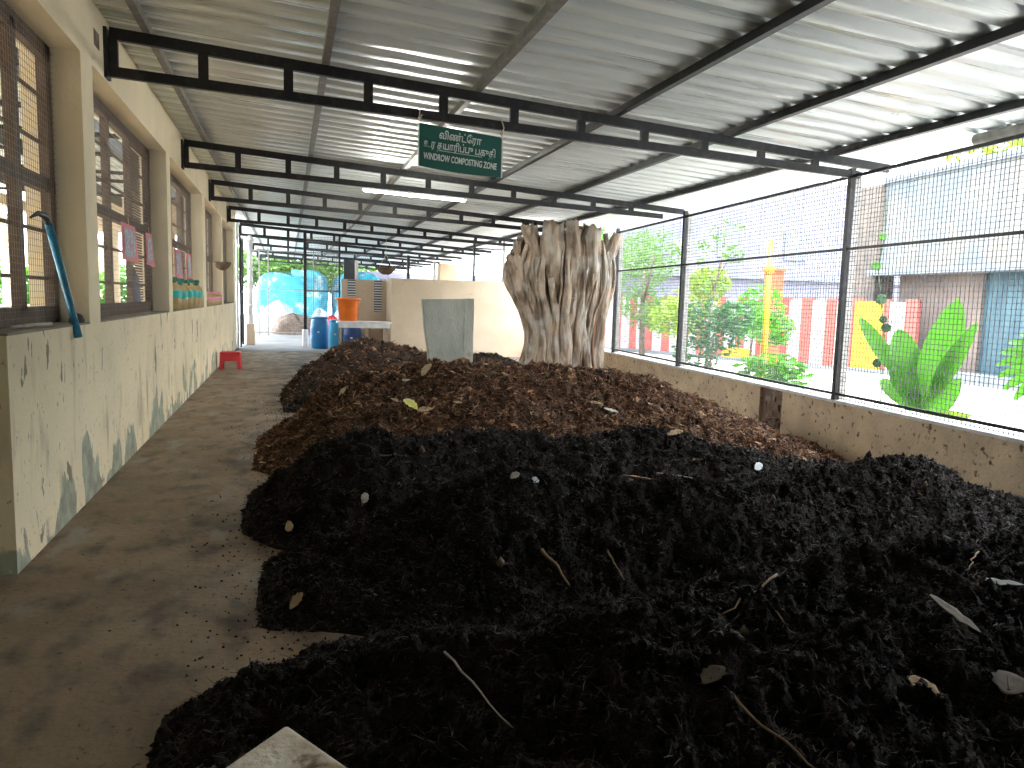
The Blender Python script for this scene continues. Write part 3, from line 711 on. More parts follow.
wallbox(t, 'plinth', 0, Ln, 0, .1, .06, .06, M_ledge)
t = thing('orange_pillar', (12.8, 17.2, 0), 'orange square pillar rising above the striped wall behind the yellow pole', 'pillar')
p = A + D * 3.9 + Vector((-.1, -.45, 0))
MB().box(p.x - .42, p.x - .02, p.y - .28, p.y + .05, 0, 2.55).build('shaft', M_opil, t); MB().box(p.x - .46, p.x + .02, p.y - .32, p.y + .09, 2.55, 2.62).build('cap', M_opil, t)
t = thing('yellow_pole', (9.04, 12.6, 0), 'slim yellow pole standing in the yard behind the fence', 'pole')
MB().tube([(9.04, 12.6, 0), (9.04, 12.6, 1.4), (9.05, 12.62, 2.88)], [.06, .06, .045], 12).build('shaft', M_ypole, t, smooth=True)
MB().lathe((9.05, 12.61, 2.25), [(.02, -.1), (.09, 0), (.11, .08), (.05, .16)], 12).build('finial_ring', M_ypole, t, smooth=True)

# plants
def blade(base, tip, width, droop, m_, nm, parent, n=14, up=(0, 0, 1), fold=.25):
    base = Vector(base); tip = Vector(tip); ax = (tip - base); side = ax.cross(Vector((rnd.uniform(-.3, .3), -1, rnd.uniform(0, .3)))).normalized()
    side = ax.cross(Vector((-.75, -.65, .1))).normalized(); nrm = side.cross(ax.normalized())
    V = []
    for i in range(n + 1):
        s = i / n; w = width * .5 * (.10 if s < .2 else .10 + .9 * math.sin(PI * ((s - .2) / .8) ** .85) ** .7) * (1 if i < n else .1)
        c = base + ax * s + nrm * fold * ax.length * .25 * math.sin(PI * s) + Vector((0, 0, -droop * s * s))
        V += [c - side * w + nrm * w * .4, c, c + side * w + nrm * w * .4]
    m = MB(); m.add(V, [(3 * i + j, 3 * i + j + 1, 3 * i + 4 + j, 3 * i + 3 + j) for i in range(n) for j in (0, 1)])
    return m.build(nm, m_, parent, smooth=True)
t = thing('broadleaf_plant', (7.08, 6.8, 0), 'broad leaved green plant just outside the fence at the right', 'plant')
MB().tube([(7.08, 6.8, 0), (7.08, 6.8, .25), (7.08, 6.82, .6)], [.035, .03, .012], 6).build('stem', M_leafB, t)
for b_, tip, w, dr in [(.35, (7.1, 7.28, 1.45), .30, .1), (.35, (7.05, 6.42, 1.72), .34, .0), (.4, (7.02, 6.13, 1.53), .17, .06), (.5, (7.16, 8.0, 1.42), .17, -.05), (.25, (7.05, 6.3, .95), .24, .1), (.3, (7.06, 6.95, 1.2), .22, .05), (.3, (7.1, 7.5, .85), .18, .15), (.25, (7.02, 6.1, .62), .16, .15), (.3, (7.1, 7.35, 1.05), .2, .1), (.2, (7.0, 6.9, .75), .22, .1)]:
    blade((7.08, 6.8, b_), tip, w * 1.15, dr, M_leafA if w > .16 else M_leafC, 'leaf', t)
t = thing('palm_plant', (7.0, 5.25, 0), 'green palm fronds entering the frame at the right edge', 'plant')
MB().tube([(7.0, 5.25, 0), (7.0, 5.25, 1.2)], [.03, .02], 6).build('stem', M_leafB, t)
for k in range(9):
    a = -.9 + k * .3; L_ = .62
    blade((7.0, 5.28, 1.0 + .03 * k), (7.05, 5.28 + L_ * math.cos(a), 1.15 + L_ * math.sin(a) * .7), .10, .12, M_leafA, 'leaf', t)
t = thing('climbing_vine', (7.15, 7.62, 0), 'thin vine with round leaves climbing behind the right fence post', 'vine')
MB().tube([(7.14, 7.5, 0), (7.14, 7.52, 1.2), (7.16, 7.75, 2.1), (7.15, 7.67, 2.5), (7.15, 7.7, 2.95)], .007, 5).build('stem', M_leafB, t)
for (y, z, r, mm) in [(7.68, 2.48, .05, M_leafA), (7.75, 2.12, .06, M_leafA), (7.62, 1.7, .07, M_leafB), (7.5, 1.35, .06, M_leafB), (7.56, 1.45, .05, M_leafB), (7.45, 1.05, .07, M_leafB), (7.6, .9, .06, M_leafB)]:
    m = MB(); m.lathe((0, 0, 0), [(.01, 0), (r * .8, .004), (r, .006), (r * .9, .01)], 9); o = m.build('leaf', mm); o.parent = t; o.location = Vector((7.13, y, z)) - Vector(t.location); o.rotation_euler = (1.3, .2, -.9)
bush('yard_shrub', (7.5, 10.2, 0), [(7.55, 10.2, .55, .42), (7.5, 9.8, .5, .36), (7.55, 10.7, .5, .35)], 460, .10, M_leafA, 'low bright green shrub below the yellow pole', 'shrub', [([(7.5, 10.2, 0), (7.5, 10.2, .6)], [.02, .01])], 6)
bush('yard_shrub', (7.9, 12.9, 0), [(8.0, 13.1, 1.3, .5), (8.0, 12.5, 1.0, .5), (7.9, 12.0, 1.35, .40), (8.0, 13.4, .6, .5)], 1500, .075, M_leafB, 'dense dark green shrub behind the middle fence post', 'shrub', [([(8.0, 12.9, 0), (8.0, 12.8, 1.0)], [.03, .02])], 7)
bush('yard_shrub', (10.3, 15, 0), [(10.3, 14.6, 1.6, .6), (10.4, 15.3, 1.3, .6), (10.2, 14.0, 1.1, .5)], 900, .10, M_leafA, 'light green shrub in front of the orange pillar', 'shrub', [([(10.3, 14.9, 0), (10.3, 14.8, 1.3)], [.03, .02])], 8)
bush('yard_shrub', (9.3, 16.2, 0), [(9.3, 15.9, 1.5, .7), (9.35, 16.8, 1.2, .7), (9.3, 15.2, 2.1, .5)], 1500, .09, M_leafC, 'yellow green bushy shrub between the dark shrub and the striped wall', 'shrub', [([(9.3, 16.1, 0), (9.3, 16.0, 1.2)], [.03, .02])], 18)
bush('sapling', (8.6, 13.8, 0), [(8.7, 13.7, 3.1, .5), (8.6, 14.3, 2.7, .35), (8.6, 13.2, 2.6, .25), (8.65, 13.9, 1.9, .3)], 170, .08, M_leafT, 'slender young tree with sparse leaves behind the middle fence panel', 'tree', [([(8.6, 14.0, 0), (8.62, 13.95, 1.6), (8.7, 13.75, 2.6), (8.7, 13.7, 3.5)], [.035, .03, .02, .01]), ([(8.65, 13.9, 1.9), (8.6, 14.3, 2.7)], [.015, .006]), ([(8.68, 13.8, 2.2), (8.6, 13.2, 2.7)], [.012, .006])], 9)
bush('yard_tree', (9.9, 19, 0), [(9.9, 19.9, 2.5, 1.0), (9.6, 18.6, 2.9, .9), (9.7, 19.2, 1.5, .8), (10.2, 21.2, 3.1, 1.0), (9.6, 17.9, 1.3, .6)], 3000, .085, M_leafT, 'leafy tree seen through the mesh right beside the stump', 'tree', [([(9.7, 19.2, 0), (9.6, 19.1, 1.5), (10., 19.9, 2.7)], [.09, .07, .03]), ([(9.6, 19.1, 1.5), (9.4, 18.1, 2.9)], [.06, .02])], 10)
bush('roof_tree', (22.5, 14, 0), [(17.0 + (i % 2), 11.6 + i * .9, 6.0 + .3 * math.sin(i * 5), .9) for i in range(6)], 2000, .13, M_leafC, 'yellow green tree crown showing above the grey building', 'tree', [([(22.5, 14, 0), (22.0, 14, 4), (17.5, 13, 5.8)], [.2, .15, .05])], 11)
bush('background_tree', (10.6, 25, 0), [(9.4 + i * .7, 24.8 + (i % 2) * .5, 3.7 + .5 * math.sin(i * 2.), .9) for i in range(3)], 2600, .11, M_leafT, 'green tree crown visible above and behind the stump', 'tree', [([(10.3, 25, 0), (10.3, 25, 3.5)], [.15, .08])], 12)

# ------------------------------------------------------------------ banyan stump
t = thing('tree_stump', (5.4, 14.3, -.1), 'massive cut banyan trunk wrapped in aerial roots behind the brown heap', 'tree stump')
n, rows = 240, 90
cx0, cy0 = 5.42, 14.4
V = []
def trunk_r(a, z):
    s = (z + .15) / 3.1
    r = .80 + .28 * math.exp(-((s - .72) / .28) ** 2) + .10 * math.exp(-s * 9)
    left = max(0, -math.cos(a)); r += .16 * left * math.exp(-((s - .72) / .16) ** 2) - .12 * left * math.exp(-((s - .35) / .2) ** 2)
    return r
for i in range(rows + 1):
    z = -.15 + 3.12 * i / rows
    for j in range(n):
        a = 2 * PI * j / n
        tw = a + .10 * math.sin(z * 1.6 + 3 * a)
        f = 0
        for (k, am, ph, vz) in ((9, .085, .3, .5), (17, .05, 1.1, -.7), (31, .022, 2.0, .9)):
            f += am * (1 - abs(math.sin(k * tw / 2 + ph + vz * z)) ** .8 * 1.7)
        r = trunk_r(a, z) * (.90 + f)
        tz = z
        if i > rows - 12:
            tz = z + (.22 * math.sin(a * 3 + 1) + .12 * math.sin(a * 7)) * (i - rows + 12) / 12 - .15
            if i > rows - 3: r *= (rows - i) / 3 * .8 + .02; 
        V.append((cx0 + r * math.cos(a), cy0 + .68 * r * math.sin(a), tz))
F = [(i * n + j, i * n + (j + 1) % n, (i + 1) * n + (j + 1) % n, (i + 1) * n + j) for i in range(rows) for j in range(n)]
np_mesh('trunk', V, F, M_bark, parent=t, smooth=True)
R = random.Random(21)
for k in range(74):
    a = -PI * (.0 + 1.0 * ((k * 7) % 66 + R.uniform(-.5, .5)) / 66) if k < 66 else R.uniform(0, PI)
    zt_ = R.uniform(1.2, 2.9) if k % 3 else R.uniform(2.6, 3.0)
    path = []; rad = []
    r0 = R.uniform(.018, .045) if k % 4 else R.uniform(.06, .11); da = R.uniform(-.3, .3); ph = R.uniform(0, 6)
    ns = 26
    for i in range(ns + 1):
        s = i / ns; z = zt_ + (-.15 - zt_) * s
        aa = a + da * s + .05 * math.sin(ph + 5 * s) + .022 * math.sin(ph * 3 + 17 * s)
        rr = trunk_r(aa, z) * (.93 + .05 * math.sin(ph * 2 + 4 * s)) + (.05 + .10 * max(0, s - .8) * 5 * .5)
        path.append((cx0 + rr * math.cos(aa), cy0 + .68 * rr * math.sin(aa), z)); rad.append(r0 * (.5 + .7 * s + .13 * math.sin(ph + 9 * s) + .10 * math.sin(ph * 2 + 23 * s)))
    MB().tube(path, rad, 8).build('aerial_root', M_bark_red if k in (21, 30) else M_bark, t, smooth=True)
for (p, q, r) in [((4.72, 14.1, 2.4), (4.55, 14.0, 3.03), .15), ((5.0, 13.85, 2.3), (4.95, 13.8, 3.08), .2), ((5.36, 13.8, 2.3), (5.34, 13.75, 3.14), .13), ((6.2, 14.25, 2.2), (6.46, 14.15, 2.95), .11), ((4.45, 14.15, 1.8), (4.25, 14.05, 2.45), .14), ((5.82, 13.95, 2.3), (5.82, 13.9, 3.06), .19), ((4.4, 14.15, 2.1), (4.28, 14.1, 2.7), .07)]:
    p = Vector(p); q = Vector(q)
    m = MB(); nn = 20; base = p - (q - p) * .8; Pp = []; Rr = []
    for i in range(nn + 1):
        u = i / nn; Pp.append(base.lerp(q, u) + Vector((.03 * math.sin(5 * u + r * 40), 0, 0))); Rr.append(r * (1.25 - .3 * u + .06 * math.sin(13 * u + r * 90)) * (.25 + .75 * min(1, u * 2.2)))
    m.tube(Pp, Rr, 28)
    for i, v in enumerate(m.v):
        j = i % 28; row = i // 28; c_ = Pp[row]; f = 1 + .10 * math.sin(j * PI / 3.5 + row * .12) + .07 * math.sin(j * PI / 2 + 1 + row * .2)
        d_ = Vector(v) - c_; d_ = d_ * f; z_ = (.06 * math.sin(j * .9 + r * 50) if row == nn else 0)
        m.v[i] = tuple(c_ + d_ + Vector((0, 0, z_)))
    m.build('cut_branch', M_bark, t, smooth=True)

# ------------------------------------------------------------------ stone slab, foreground block, stool
t = thing('stone_slab', (2.2, 10.6, .1), 'upright grey stone slab standing in the heaps left of the stump', 'stone slab')
m = MB()
out = [(1.84, 1.55), (2.56, 1.575), (2.60, 1.0), (2.60, .0), (1.98, .0), (1.93, .84), (1.88, 1.12)]
k = len(out)
vs = [(x, 10.58 + .015 * math.sin(x * 9), z) for x, z in out] + [(x, 10.70, z) for x, z in out]
m.add(vs, [tuple(range(k))[::-1], tuple(range(k, 2 * k))] + [(i, (i + 1) % k, k + (i + 1) % k, k + i) for i in range(k)])
m.build('slab', M_stone, t, bevel=.015)
MB().box(2.45, 2.60, 10.56, 10.59, .02, 1.57).build('edge_band', M_stone, t, bevel=.006)

t = thing('concrete_block', (-.01, 1.7, .05), 'mud stained whitewashed block corner at the bottom of the frame', 'block')
c = Vector((-.01, 2.04)); e1 = Vector((-.16, -.17)).normalized(); e2 = Vector((.16, -.25)).normalized()
P = [c, c + e1 * .42, c + e1 * .42 + e2 * .6, c + e2 * .6]
m = MB(); vs = [(p.x, p.y, .12) for p in P] + [(p.x, p.y, .36) for p in P]
m.add(vs, [(0, 3, 2, 1), (4, 5, 6, 7), (0, 1, 5, 4), (1, 2, 6, 5), (2, 3, 7, 6), (3, 0, 4, 7)])
m.build('slab', M_block, t, bevel=.012)
m = MB(); vs = [(p.x * .98, p.y - .01, -.01) for p in P] + [(p.x * .99, p.y - .005, .12) for p in P]
m.add(vs, [(0, 3, 2, 1), (4, 5, 6, 7), (0, 1, 5, 4), (1, 2, 6, 5), (2, 3, 7, 6), (3, 0, 4, 7)])
m.build('footing', M_block, t)

t = thing('plastic_stool', (-1.14, 16.3, 0), 'small red plastic stool on the walkway by the cream wall', 'stool')
MB().box(-1.34, -.95, 16.15, 16.5, .31, .355).build('seat', M_red, t, bevel=.015)
for sx, sy in ((-1, -1), (1, -1), (-1, 1), (1, 1)):
    x = -1.145 + sx * .15; y = 16.325 + sy * .13
    m = MB(); m.bar((x + sx * .03, y + sy * .02, 0), (x, y, .32), .07, .06); m.build('leg', M_red, t, bevel=.006)
for y in (16.16, 16.47): MB().box(-1.31, -.98, y, y + .02, .17, .31).build('skirt', M_red, t)
for x in (-1.32, -.99): MB().box(x, x + .02, 16.18, 16.47, .17, .31).build('skirt', M_red, t)

# ------------------------------------------------------------------ things along the left wall
t = thing('hoe', (-1.46, 5.9, 1.31), 'teal handled hoe leaning against the first mesh window', 'hoe')
MB().tube([(-1.385, 5.75, 1.22), (-1.43, 5.78, 1.42), (-1.55, 5.80, 1.98)], [.026, .023, .026], 10).build('handle', M_teal, t, smooth=True)
MB().tube([(-1.55, 5.80, 1.98), (-1.555, 5.74, 2.03), (-1.555, 5.6, 2.035), (-1.55, 5.42, 1.99)], [.022, .024, .016, .006], 8).build('blade', M_dark, t, smooth=True)
papers = [('printed sheet with pink border hung on the second window mullion', 8.28, 8.95, 1.84, 2.23), ('printed sheet with pink border at the far side of the second window', 9.62, 9.98, 1.84, 2.23),
          ('pink framed sheet hung in the third window, left one', 11.9, 12.5, 1.75, 2.18), ('pink framed sheet hung in the third window, right one', 13.2, 13.7, 1.75, 2.18)]
for lab, y0, y1, z0, z1 in papers:
    t = thing('hanging_sheet', (-1.57, (y0 + y1) / 2, z1), lab, 'sheet', 'sheets hung on the windows')
    m = MB(); m.add([(-1.575, y0, z0 + .02), (-1.545, y1, z0), (-1.575, y1, z1), (-1.58, y0, z1), (-1.58, y0, z0 + .02), (-1.55, y1, z0), (-1.58, y1, z1), (-1.585, y0, z1)], [(0, 1, 2, 3), (7, 6, 5, 4), (0, 4, 5, 1), (1, 5, 6, 2), (2, 6, 7, 3), (3, 7, 4, 0)])
    m.build('sheet', M_pink, t)
    m = MB(); q = lambda u, v: (-1.571 + .022 * u * (1 - v), y0 + (y1 - y0) * u, z0 + (z1 - z0) * v)
    m.add([q(.14, .14), q(.86, .14), q(.86, .88), q(.14, .88)], [(0, 1, 2, 3)])
    m.build('print', M_paper, t)['label'] = 'grey blue print'
    MB().tube([(-1.575, (y0 + y1) / 2, z1), (-1.58, (y0 + y1) / 2, z1 + .07)], .004, 5).build('string', M_rope, t)
tag(lump('cloth_bundle', (-1.72, 9.6, ZS + .1), (.06, .28, .40), M_darkblue, 61, amp=.3, n=20), 'dark blue cloth bundled low behind the second window mesh', 'cloth')
def bottle(x, y, h, r, band, cap, lab, grp):
    t = thing('bottle', (x, y, ZS + .012), lab, 'bottle', grp); z = ZS + .012
    MB().lathe((x, y, z), [(r * .9, 0), (r, .01), (r, h * .62), (r * .8, h * .72), (r * .4, h * .82), (r * .36, h * .9)], 14).build('body', M_amber, t, smooth=True)
    MB().lathe((x, y, z), [(r * 1.02, h * .38), (r * 1.04, h * .39), (r * 1.04, h * .62), (r * 1.02, h * .63)], 14).build('label_band', band, t, smooth=True)
    MB().lathe((x, y, z), [(r * .46, h * .88), (r * .5, h * .89), (r * .5, h), (r * .3, h * 1.01)], 12).build('cap', cap, t, smooth=True)
NW = ['first', 'second', 'third', 'fourth', 'fifth', 'sixth', 'seventh', 'eighth', 'ninth', 'tenth']
for k in range(10):
    bottle(-1.48 - .02 * (k % 2), 10.9 + k * .325, .42 + .03 * math.sin(k * 2.3), .09, M_tealcap, M_greencap, 'amber bottle with teal band on the third window sill, %s from the left' % NW[k], 'teal banded bottles on the third window sill')
for k in range(7):
    bottle(-1.49, 15.15 + k * .42, .26, .09, M_pinkcap, M_pinkcap, 'short bottle with pink band on the fourth window sill, %s from the left' % NW[k], 'pink banded bottles on the fourth window sill')
t = thing('coconut_shell', (-1.30, 16.6, 2.1), 'brown husk bowl hanging on a string before the fourth window', 'husk bowl')
MB().lathe((-1.30, 16.6, 2.04), [(.04, -.02), (.12, .03), (.17, .10), (.18, .15), (.155, .15), (.09, .06), (.02, .03)], 18).build('shell', M_shell, t, smooth=True)
MB().tube([(-1.30, 16.6, 2.13), (-1.31, 16.6, 2.8), (-1.41, 16.6, 3.3)], .005, 5).build('string', M_rope, t)
tag(lump('stone', (-1.47, 6.08, ZS + .012), (.05, .06, .07), M_pillar, 71, amp=.2, n=16), 'small brown stone on the sill beside the hoe handle', 'stone')
m = MB()
m.tube([(-1.50, 4.85, ZS + .027), (-1.52, 5.3, ZS + .025), (-1.48, 5.5, ZS + .024)], .013, 7)
tag(m.build('stick', M_pale, smooth=True), 'short pale stick lying on the first window sill', 'stick')

# ------------------------------------------------------------------ sign board, lamp
t = thing('sign_board', (1.55, 6.95, 2.95), 'green hanging sign with white Tamil and English lettering', 'sign')
sx0, sx1, sy = 1.15, 1.945, 6.93
def signz(u): return (3.145 - .065 * u, 2.765 - .05 * u - .016 * math.sin(PI * u))
m = MB(); vs = []; n = 16
for i in range(n + 1):
    u = i / n; zt_, zb_ = signz(u); x = sx0 + (sx1 - sx0) * u
    vs += [(x, sy, zb_), (x, sy, zt_), (x, sy + .012, zt_), (x, sy + .012, zb_)]
m.add(vs, [(4 * i + a, 4 * i + 4 + a, 4 * i + 4 + (a + 1) % 4, 4 * i + (a + 1) % 4) for i in range(n) for a in range(4)] + [(0, 1, 2, 3), (4 * n + 3, 4 * n + 2, 4 * n + 1, 4 * n)])
m.build('board', M_green, t)
m = MB()
for a in (0, 1):
    x = sx0 + (sx1 - sx0) * a; z = signz(a)
    m.box(x - .006, x + .006, sy - .004, sy + .014, z[1], z[0])
m.build('edge_strip', M_letter, t)
tilt = math.atan2(-.058, .795)
def text(body, cx_, cz, size, width=None, bold=0.):
    cu = bpy.data.curves.new('lettering', 'FONT'); cu.body = body; cu.size = size; cu.align_x = 'CENTER'; cu.align_y = 'CENTER'; cu.extrude = .001; cu.offset = bold
    if not bold: cu.bevel_depth = .0013
    o = bpy.data.objects.new('lettering', cu); COL.objects.link(o)
    bpy.context.view_layer.update()
    w = o.dimensions.x
    me = bpy.data.meshes.new_from_object(o); bpy.data.objects.remove(o)
    o = bpy.data.objects.new('lettering', me); COL.objects.link(o); me.materials.append(M_letter)
    o.parent = t; o.location = Vector((cx_, sy - .005, cz)) - Vector(t.location)
    o.rotation_euler = (PI / 2, -tilt, 0)
    if width: o.scale = (width / w, 1, 1)
    return o
text('\u0bb5\u0bbf\u0ba3\u0bcd\u0b9f\u0bcd\u0bc7\u0bb0\u0bbe', 1.54, 3.035, .092, .40, .0)
text('\u0b89\u0bb0 \u0ba4\u0baf\u0bbe\u0bb0\u0bbf\u0baa\u0bcd\u0baa\u0bc1 \u0baa\u0b95\u0bc1\u0ba4\u0bbf', 1.54, 2.942, .092, .68, .0)
MB().bar((1.34, sy - .004, 2.912), (1.75, sy - .004, 2.885), .003, .004).build('rule_line', M_letter, t)
text('WINDROW COMPOSTING ZONE', 1.545, 2.83, .08, .70, .0022)
for a, x in ((0, 1.16), (1, 1.935)):
    m = MB(); z = signz(a)[0]; zc = 3.275 - .0365 * x
    m.tube([(x, sy, z - .01), (x + .01, sy, z + .05), (x + (.03 if a else 0), 6.955, zc - .03), (x + .005, 6.965, zc + .05)], .006, 6)
    m.tube([(x + .01, sy, z + .015), (x - .015, sy - .01, z + .04), (x + .02, sy, z + .07)], .008, 6)
    m.build('cord', M_rope, t)
t = thing('tube_lamp', (1.9, 11.5, 3.2), 'lit white tube lamp under the second roof truss behind the sign', 'lamp')
zl = lambda x: 3.275 - .0365 * x - .06
MB().bar((1.07, 11.55, zl(1.07)), (2.68, 11.55, zl(2.68)), .05, .03).build('lamp_body', M_lampbody, t)
MB().tube([(1.1, 11.54, zl(1.1) - .03), (2.65, 11.54, zl(2.65) - .03)], .016, 10).build('tube', M_tube, t)

# ------------------------------------------------------------------ compost heaps
def heap(k, res, mats, label, nf, nc, flen=.07, fw=.0028, csize=1., flakes=0):
    h = HEAPS[k]; x0 = h['ridge'][0][0]; x1 = h['xe']; y0 = h['y'] - h['wf'] - .25; y1 = h['y'] + h['wb'] + .25
    nx = int((x1 - x0) / res); ny = int((y1 - y0) / res)
    X, Y = np.meshgrid(np.linspace(x0, x1, nx), np.linspace(y0, y1, ny))
    Z, e = heap_z(k, X, Y)
    # keep clear of the parapet
    lim = fence_x(Y) - .03; X = np.minimum(X, lim)
    jit = np.random.RandomState(h['seed'])
    Xj = X + e * res * .8 * fbm(X, Y, 25, 2, 91); Yj = Y + e * res * .8 * fbm(X, Y, 25, 2, 77); Xj = np.minimum(Xj, lim)
    V = np.stack([Xj, Yj, Z], -1).reshape(-1, 3)
    idx = np.arange(nx * ny).reshape(ny, nx)
    F = np.stack([idx[:-1, :-1], idx[:-1, 1:], idx[1:, 1:], idx[1:, :-1]], -1).reshape(-1, 4)
    keep = e.reshape(-1)[F].max(1) > 0
    F = F[keep]
    used = np.unique(F); mp = -np.ones(len(V), int); mp[used] = np.arange(len(used)); V = V[used]; F = mp[F]
    t = thing('compost_heap', ((x0 + x1) / 2, h['y'], 0), label, 'compost heap', 'compost windrows across the shed floor')
    np_mesh('body', V, F, mats[0], parent=t, smooth=True)
    R = jit
    def pts(n):
        P = []
        while len(P) < n:
            x = R.uniform(x0, x1, n * 2); y = R.uniform(y0 + .2, y1 - .2, n * 2)
            z, ee = heap_z(k, x, y); ok = (ee > .15) & (x < fence_x(y) - .08)
            P += list(zip(x[ok], y[ok], z[ok]))
        return np.array(P[:n])
    # fibres: thin bent strips lying over the surface
    P = pts(nf); n = len(P)
    a = R.uniform(0, 2 * PI, n); L_ = flen * R.uniform(.35, 1.3, n) ** 1.3
    d = np.stack([np.cos(a), np.sin(a) * .8, R.normal(0, .45, n)], -1)
    w = fw * R.uniform(.6, 1.6, n)
    side = np.cross(d, R.normal(size=(n, 3))); side /= np.linalg.norm(side, axis=1)[:, None] + 1e-9
    bend = R.normal(0, .3, (n, 3)); bend[:, 2] = np.abs(bend[:, 2]) * .6
    VV = []
    for s in (-.5, 0, .5):
        c = P + d * (s * L_)[:, None] + bend * (L_ * (.25 - s * s))[:, None]
        c[:, 2] += .004
        ww = w * (1.15 - abs(s))
        VV += [c - side * ww[:, None], c + side * ww[:, None]]
    VV = np.stack(VV, 1)
    o = (np.arange(n) * 6)[:, None]
    FF = np.concatenate([o + np.array([0, 1, 3, 2]), o + np.array([2, 3, 5, 4])], 0)
    mi = (R.uniform(size=n) < .16).astype(int); mi = np.concatenate([mi, mi])
    f = np_mesh('fibre_litter', VV.reshape(-1, 3), FF, [mats[1], mats[2]], mi, parent=t); f['kind'] = 'stuff'
    if flakes:
        P = pts(flakes); n = len(P); a = R.uniform(0, 2 * PI, n); L_ = R.uniform(.02, .06, n)
        d = np.stack([np.cos(a), np.sin(a), R.normal(0, .4, n)], -1); sd = np.cross(d, np.stack([R.normal(0, .5, n), R.normal(0, .5, n), np.ones(n)], -1)); sd /= np.linalg.norm(sd, axis=1)[:, None]
        P[:, 2] += .014
        VV = np.stack([P - d * L_[:, None], P - sd * (L_ * .45)[:, None] + [0, 0, .006], P + d * L_[:, None], P + sd * (L_ * .45)[:, None] + [0, 0, .006]], 1).reshape(-1, 3)
        f = np_mesh('leaf_flakes', VV, np.arange(4 * n).reshape(-1, 4), [M_tanleaf, M_dryleaf, M_fib_brown], R.choice([0, 1, 1, 2, 2, 2], n), parent=t); f['kind'] = 'stuff'
    # crumbs: small irregular octahedral clods
    P = pts(nc); n = len(P); s = R.uniform(.003, .010, n) * csize * (1 + 1.4 * (R.uniform(size=n) > .95))
    dirs = np.array([(1, 0, 0), (0, 1, 0), (-1, 0, 0), (0, -1, 0), (0, 0, 1), (0, 0, -1)], float)
    V8 = P[:, None, :] + dirs[None] * s[:, None, None] * R.uniform(.5, 1.3, (n, 6, 1)) + R.normal(0, .0025, (n, 6, 3))
    T = np.array([(0, 1, 4), (1, 2, 4), (2, 3, 4), (3, 0, 4), (1, 0, 5), (2, 1, 5), (3, 2, 5), (0, 3, 5)])
    FF = (np.arange(n) * 6)[:, None, None] + T[None]
    c = np_mesh('loose_clods', V8.reshape(-1, 3), FF.reshape(-1, 3), [mats[0], mats[3]], np.repeat((R.uniform(size=n) < (.03 if mats[0] == M_compost else .15)).astype(int), 8), parent=t, smooth=False); c['kind'] = 'stuff'
    return t
BL = [M_compost, M_fib_dark, M_fib_tan, M_fib_tan]
BR = [M_compost_brown, M_fib_brown, M_fib_lit, M_fib_brown]
MD = [M_compost_mid, M_fib_lit, M_fib_brown, M_fib_brown]
heap('h1', .013, BL, 'nearest black compost heap filling the bottom of the frame', 26000, 34000, .055, .0011, 1.15)
heap('h2', .017, BL, 'black compost heap, second from the camera, reaching the parapet', 22000, 30000, .055, .0014, 1.25)
heap('h3', .022, BL, 'black compost heap in front of the brown heap', 17000, 24000, .06, .0018, 1.6)
heap('h4', .027, BR, 'large reddish brown leafy compost heap in the middle', 24000, 20000, .075, .005, 2., 1100)
heap('h7', .04, BL, 'low dark heap just behind the large brown heap, left of the slab', 4000, 3000, .10, .005, 2.5)
heap('h5', .04, MD, 'dark brown heap with the highest crest behind the large brown heap', 7000, 6000, .10, .006, 2.5, 150)
heap('h6', .05, BL, 'small grey black heap between the stone slab and the stump', 2500, 2000, .10, .005, 2.5)

# crumbs scattered on the walkway beside the heaps
R = np.random.RandomState(5); n = 1500
x = .1 - np.abs(R.normal(0, .28, n)); y = R.uniform(2.2, 12, n); s = R.uniform(.002, .008, n)
P = np.stack([x, y, s * .4], -1)
dirs = np.array([(1, 0, 0), (0, 1, 0), (-1, 0, 0), (0, -1, 0), (0, 0, 1), (0, 0, -1)], float)
V8 = P[:, None, :] + dirs[None] * s[:, None, None] * R.uniform(.6, 1.4, (n, 6, 1))
T = np.array([(0, 1, 4), (1, 2, 4), (2, 3, 4), (3, 0, 4), (1, 0, 5), (2, 1, 5), (3, 2, 5), (0, 3, 5)])
tag(np_mesh('compost_crumbs', V8.reshape(-1, 3), ((np.arange(n) * 6)[:, None, None] + T[None]).reshape(-1, 3), M_compost_mid), 'dark compost crumbs scattered on the walkway beside the heaps', 'crumbs', kind='stuff')

def top_z(x, y):
    return max(float(heap_z(k, np.array([x]), np.array([y]))[0][0]) for k in HEAPS)
# debris that can be told apart: (x, y) on the heaps
def twig(p, q, r, m_, label, n=7, wob=.012, fork=None, cat='twig', name='twig'):
    P = []; R_ = random.Random(int((p[0] + q[1]) * 1000))
    for i in range(n + 1):
        u = i / n; x = p[0] + (q[0] - p[0]) * u + R_.uniform(-wob, wob); y = p[1] + (q[1] - p[1]) * u + R_.uniform(-wob, wob)
        P.append((x, y, u))
    zs = [top_z(x, y) for x, y, u in P]; a, b = max(zs[0], zs[1]), max(zs[-1], zs[-2])
    pts_ = [(x, y, max(z, a + (b - a) * u) + r * 1.2) for (x, y, u), z in zip(P, zs)]
    m = MB(); m.tube(pts_, [r * (1 - .5 * i / n) for i in range(n + 1)], 7)
    if fork:
        k = n // 2; f = (fork[0], fork[1], top_z(*fork) + r)
        m.tube([pts_[k], tuple((pts_[k][j] + f[j]) / 2 + (.012 if j == 2 else 0) for j in range(3)), f], [r * .7, r * .6, r * .35], 6)
    return tag(m.build(name, m_, smooth=True), label, cat)
